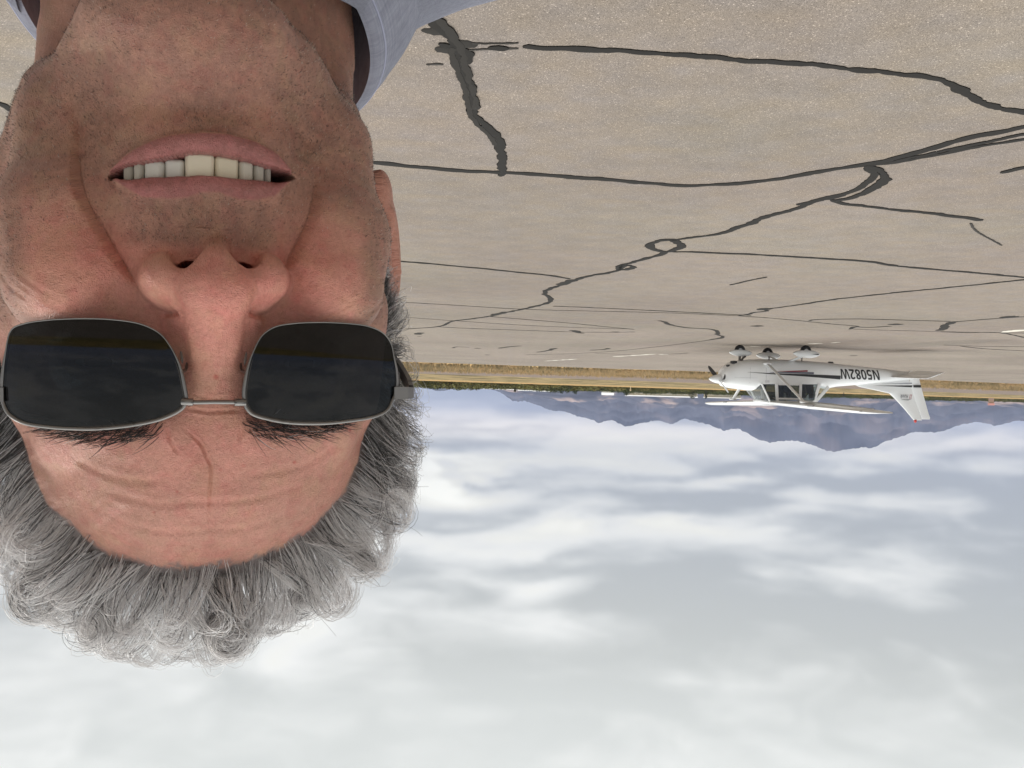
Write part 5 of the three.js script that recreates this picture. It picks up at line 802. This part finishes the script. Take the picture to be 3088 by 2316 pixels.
// ---------------------------------------------------------------- shirt, and the rest of him below the frame
{
  const weave = tex(512, 512, (u, v, i, j) => { const a = ((i >> 1) & 1) ^ ((j >> 1) & 1), k = 0.5 + 0.22 * (a ? 1 : -1) + 0.15 * hsh(i, j, 3) + 0.2 * wfbm(u, v, 16, 4, 3); return [k, k, k]; }, false, 1 / 3.2);
  const cloth = tex(1024, 1024, (u, v, i, j) => { const t = 0.035 * hsh(i >> 1, 3, 5) + 0.035 * hsh(7, j >> 1, 6) + 0.05 * wfbm(u, v, 20, 7, 4); return [0.585 + t, 0.59 + t, 0.64 + t]; }, true, 1 / 5.5);
  const shirtM = mat(1, 1, 1, 0.88, { map: cloth, bumpMap: weave, bumpScale: 0.0004, specularIntensity: 0.25, sheen: 0.2, sheenColor: new THREE.Color(0.8, 0.85, 1), sheenRoughness: 0.6, side: THREE.DoubleSide });
  const seamM = mat(0.30, 0.31, 0.40, 0.9);
  const sheet = (nu, nv, f) => { const p = [], uv = [], id = []; for (let j = 0; j <= nv; j++) for (let i = 0; i <= nu; i++) { const q = f(i / nu, j / nv); p.push(q[0], q[1], q[2]); uv.push(i / nu * (q[3] ?? 30), j / nv * (q[4] ?? 6)); } for (let j = 0; j < nv; j++) for (let i = 0; i < nu; i++) { const a = j * (nu + 1) + i; id.push(a, a + 1, a + nu + 1, a + 1, a + nu + 2, a + nu + 1); } return grid(p, id, uv); };
  // torso: widening from the neck opening over the shoulders
  const T = [[-12.6, 7.4, 6.6, 0, -10.4], [-13.6, 8.6, 7.2, 0, -10.5], [-14.9, 10.6, 8, 0, -10.6], [-16.4, 13.6, 9, 0.2, -10.8], [-18, 17.4, 10.2, 0.4, -11], [-20, 20.6, 11.2, 0.6, -11], [-25, 22, 12, 0.6, -11], [-34, 21, 12.6, 0.6, -11], [-48, 19.5, 12.2, 0.6, -11.5], [-62, 19, 12, 0.6, -11.5], [-70, 19.4, 12.4, 0.6, -11.5]];
  const shirt = put(sheet(120, 90, (u, v) => {
    const s = v * (T.length - 1), k = Math.min(T.length - 2, Math.floor(s)), t = s - k, [y, a, b, cx, cz] = [0, 1, 2, 3, 4].map((m) => mix(T[k][m], T[k + 1][m], t)), th = u * 6.28319, c = Math.cos(th), sn = Math.sin(th), e = mix(1, 0.82, sstep(-14, -20, y));
    const fold = 0.35 * noise(c * 2.2, y * 0.16, sn * 2.2) + 0.2 * noise(c * 5, y * 0.3 + 4, sn * 5);
    const X = a * Math.sign(sn) * Math.pow(Math.abs(sn), e), Z = b * Math.sign(c) * Math.pow(Math.abs(c), e); return [cx + X + fold * sn, y + 0.35 * fold - (y > -21 ? 0.0 : 0), cz + Z + fold * c, 90, 60];
  }), 'shirt', shirtM);
  // the collar: band, folded leaf and its points; theta 0 = front, negative = his right
  const topY = (th) => { const back = 0.5 - 0.5 * Math.cos(th); return mix(-15.6, -8.6, Math.pow(back, 0.62)) - (th > 0 ? 2.1 : 0) * Math.sin(Math.min(Math.PI, Math.abs(th))) + 0.0; };
  const ringP = (th, r, y) => [0.3 + r * Math.sin(th), y, -10.2 + r * 0.98 * Math.cos(th)];
  const th0 = 0.42, thOf = (u) => mix(-Math.PI + (Math.PI - 0.0) * 0 + -0.0, Math.PI, u), lim = (u) => { const t = thOf(u); return t; };
  const leaf = (s) => sheet(70, 26, (u, v) => {
    const th = s * mix(Math.PI, th0, u), y0 = topY(th), w = Math.sin(Math.min(1, v * 1.0) * Math.PI / 2), drop = mix(4.4, 5.6, u * u), roll = 0.34 * Math.sin(v * Math.PI) * (v < 0.25 ? 1.4 : 1), flare = mix(1.9, 3.0, sstep(0.1, 0.6, u));
    const rip = 0.10 * noise(th * 5, v * 3, 2) + 0.07 * noise(th * 11, v * 5, 7);
    const r = 6.95 + 0.3 * Math.min(1, v * 8) + flare * Math.pow(v, 0.85) + roll * 0.35 + rip * v, y = y0 + 0.16 * Math.sin(Math.min(1, v * 8) * Math.PI) - drop * v; return [...ringP(th, r, y), 22, 6];
  });
  const inner = (s) => sheet(60, 12, (u, v) => { const th = s * mix(Math.PI, th0, u), y0 = topY(th); return [...ringP(th, 6.95 - 0.12 * v, y0 - 5.2 * v), 22, 6]; });
  for (const s of [-1, 1]) {
    const c = put(leaf(s), 'collar', shirtM); put(inner(s), 'collar_band', shirtM, c);
    const run = (v, r) => { const P = []; for (let i = 0; i <= 60; i++) { const u = i / 60, th = s * mix(Math.PI, th0, u), y0 = topY(th), flare = mix(1.9, 3.0, sstep(0.1, 0.6, u)), rip = 0.10 * noise(th * 5, v * 3, 2) + 0.07 * noise(th * 11, v * 5, 7); P.push(ringP(th, 6.95 + 0.3 + flare * Math.pow(v, 0.85) + 0.34 * Math.sin(v * Math.PI) * 0.35 + rip * v + 0.02, y0 - mix(4.4, 5.6, u * u) * v)); } return tube(P, r, 6); };
    put(run(0.90, 0.045), 'stitching', seamM, c); put(run(0.07, 0.05), 'stitching', seamM, c); put(run(1.0, 0.07), 'collar_edge', shirtM, c);
  }
  // front placket, buttons
  put(sheet(6, 50, (u, v) => { const y = mix(-17.5, -69, v); return [0.5 + mix(-1.7, 1.7, u), y, -10.9 + 0.35 + 12.4 * sstep(-12, -26, y) * 0.98 + (y > -26 ? 0.6 : 0.25) - 0.15 * (u - 0.5) ** 2, 3.4, 52]; }), 'placket', shirtM, shirt);
  for (let k = 0; k < 5; k++) put(moved(new THREE.CylinderGeometry(0.55, 0.55, 0.18, 20), 0.5, -27 - k * 8.5, 2.0, Math.PI / 2), 'button', mat(0.7, 0.7, 0.68, 0.3), shirt);
  // sleeves with the hands pushed into the trouser pockets, trousers, shoes
  for (const s of [1, -1]) {
    const A = [[s * 17.5, -19.5, -11, 7.2], [s * 22.5, -27, -12, 6.6], [s * 25.5, -38, -14, 6.0], [s * 27, -48, -15, 5.6], [s * 25, -58, -12, 5.0], [s * 21, -69, -8, 4.4]];
    put(loft(A.map(([x, y, z, r], i) => { const o = []; for (let q = 0; q < 30; q++) { const a = (q / 30) * 6.283, R = r * (1 + 0.05 * noise(Math.cos(a) * 2, Math.sin(a) * 2, i * 1.7)); o.push([x + R * Math.cos(a), y + R * 0.45 * s * -Math.cos(a) * 0.6, z + R * Math.sin(a)]); } return o; })), 'sleeve', shirtM, shirt);
  }
  const trouserM = mat(0.11, 0.10, 0.085, 0.9), legs = [];
  const waist = loft([[-66, 18.2, 11.6], [-72, 18.6, 12], [-80, 19, 12.6], [-86, 18.6, 12]].map(([y, a, b]) => { const o = []; for (let q = 0; q < 40; q++) { const t = (q / 40) * 6.283; o.push([0.6 + a * Math.cos(t), y, -11.5 + b * Math.sin(t)]); } return o; }));
  for (const s of [1, -1]) legs.push(loft([[-80, 9.6, 11.5, 9], [-92, 9.6, 10.5, 9.4], [-112, 8.2, 8.6, 10], [-128, 7.8, 8.2, 10.4], [-150, 7.2, 7.8, 10.8], [-160, 7.4, 8.4, 11]].map(([y, a, b, x], i) => { const o = []; for (let q = 0; q < 32; q++) { const t = (q / 32) * 6.283, w = 1 + 0.04 * noise(Math.cos(t) * 2 + s, i * 1.3, Math.sin(t) * 2); o.push([0.6 + s * x + a * w * Math.cos(t), y, -12.5 + b * w * Math.sin(t)]); } return o; })));
  put(merge([waist, ...legs]), 'trousers', trouserM);
  for (const s of [1, -1]) { const sole = loft([[-14, 3.2, 6], [-12, 4.2, 8], [-4, 4.6, 8.4], [4, 4.9, 6.8], [11, 4.6, 5], [15, 2.8, 3.6]].map(([z, a, h]) => { const o = []; for (let q = 0; q < 20; q++) { const t = (q / 20) * 6.283; o.push([0.6 + s * 11.5 + a * Math.cos(t), -166 + 6.0 - 5.2 + h * 0.5 + h * 0.5 * Math.sin(t), z - 9]); } return o; })); put(sole, 'shoe', mat(0.05, 0.04, 0.035, 0.5)); }
}

renderer.render(scene, camera);
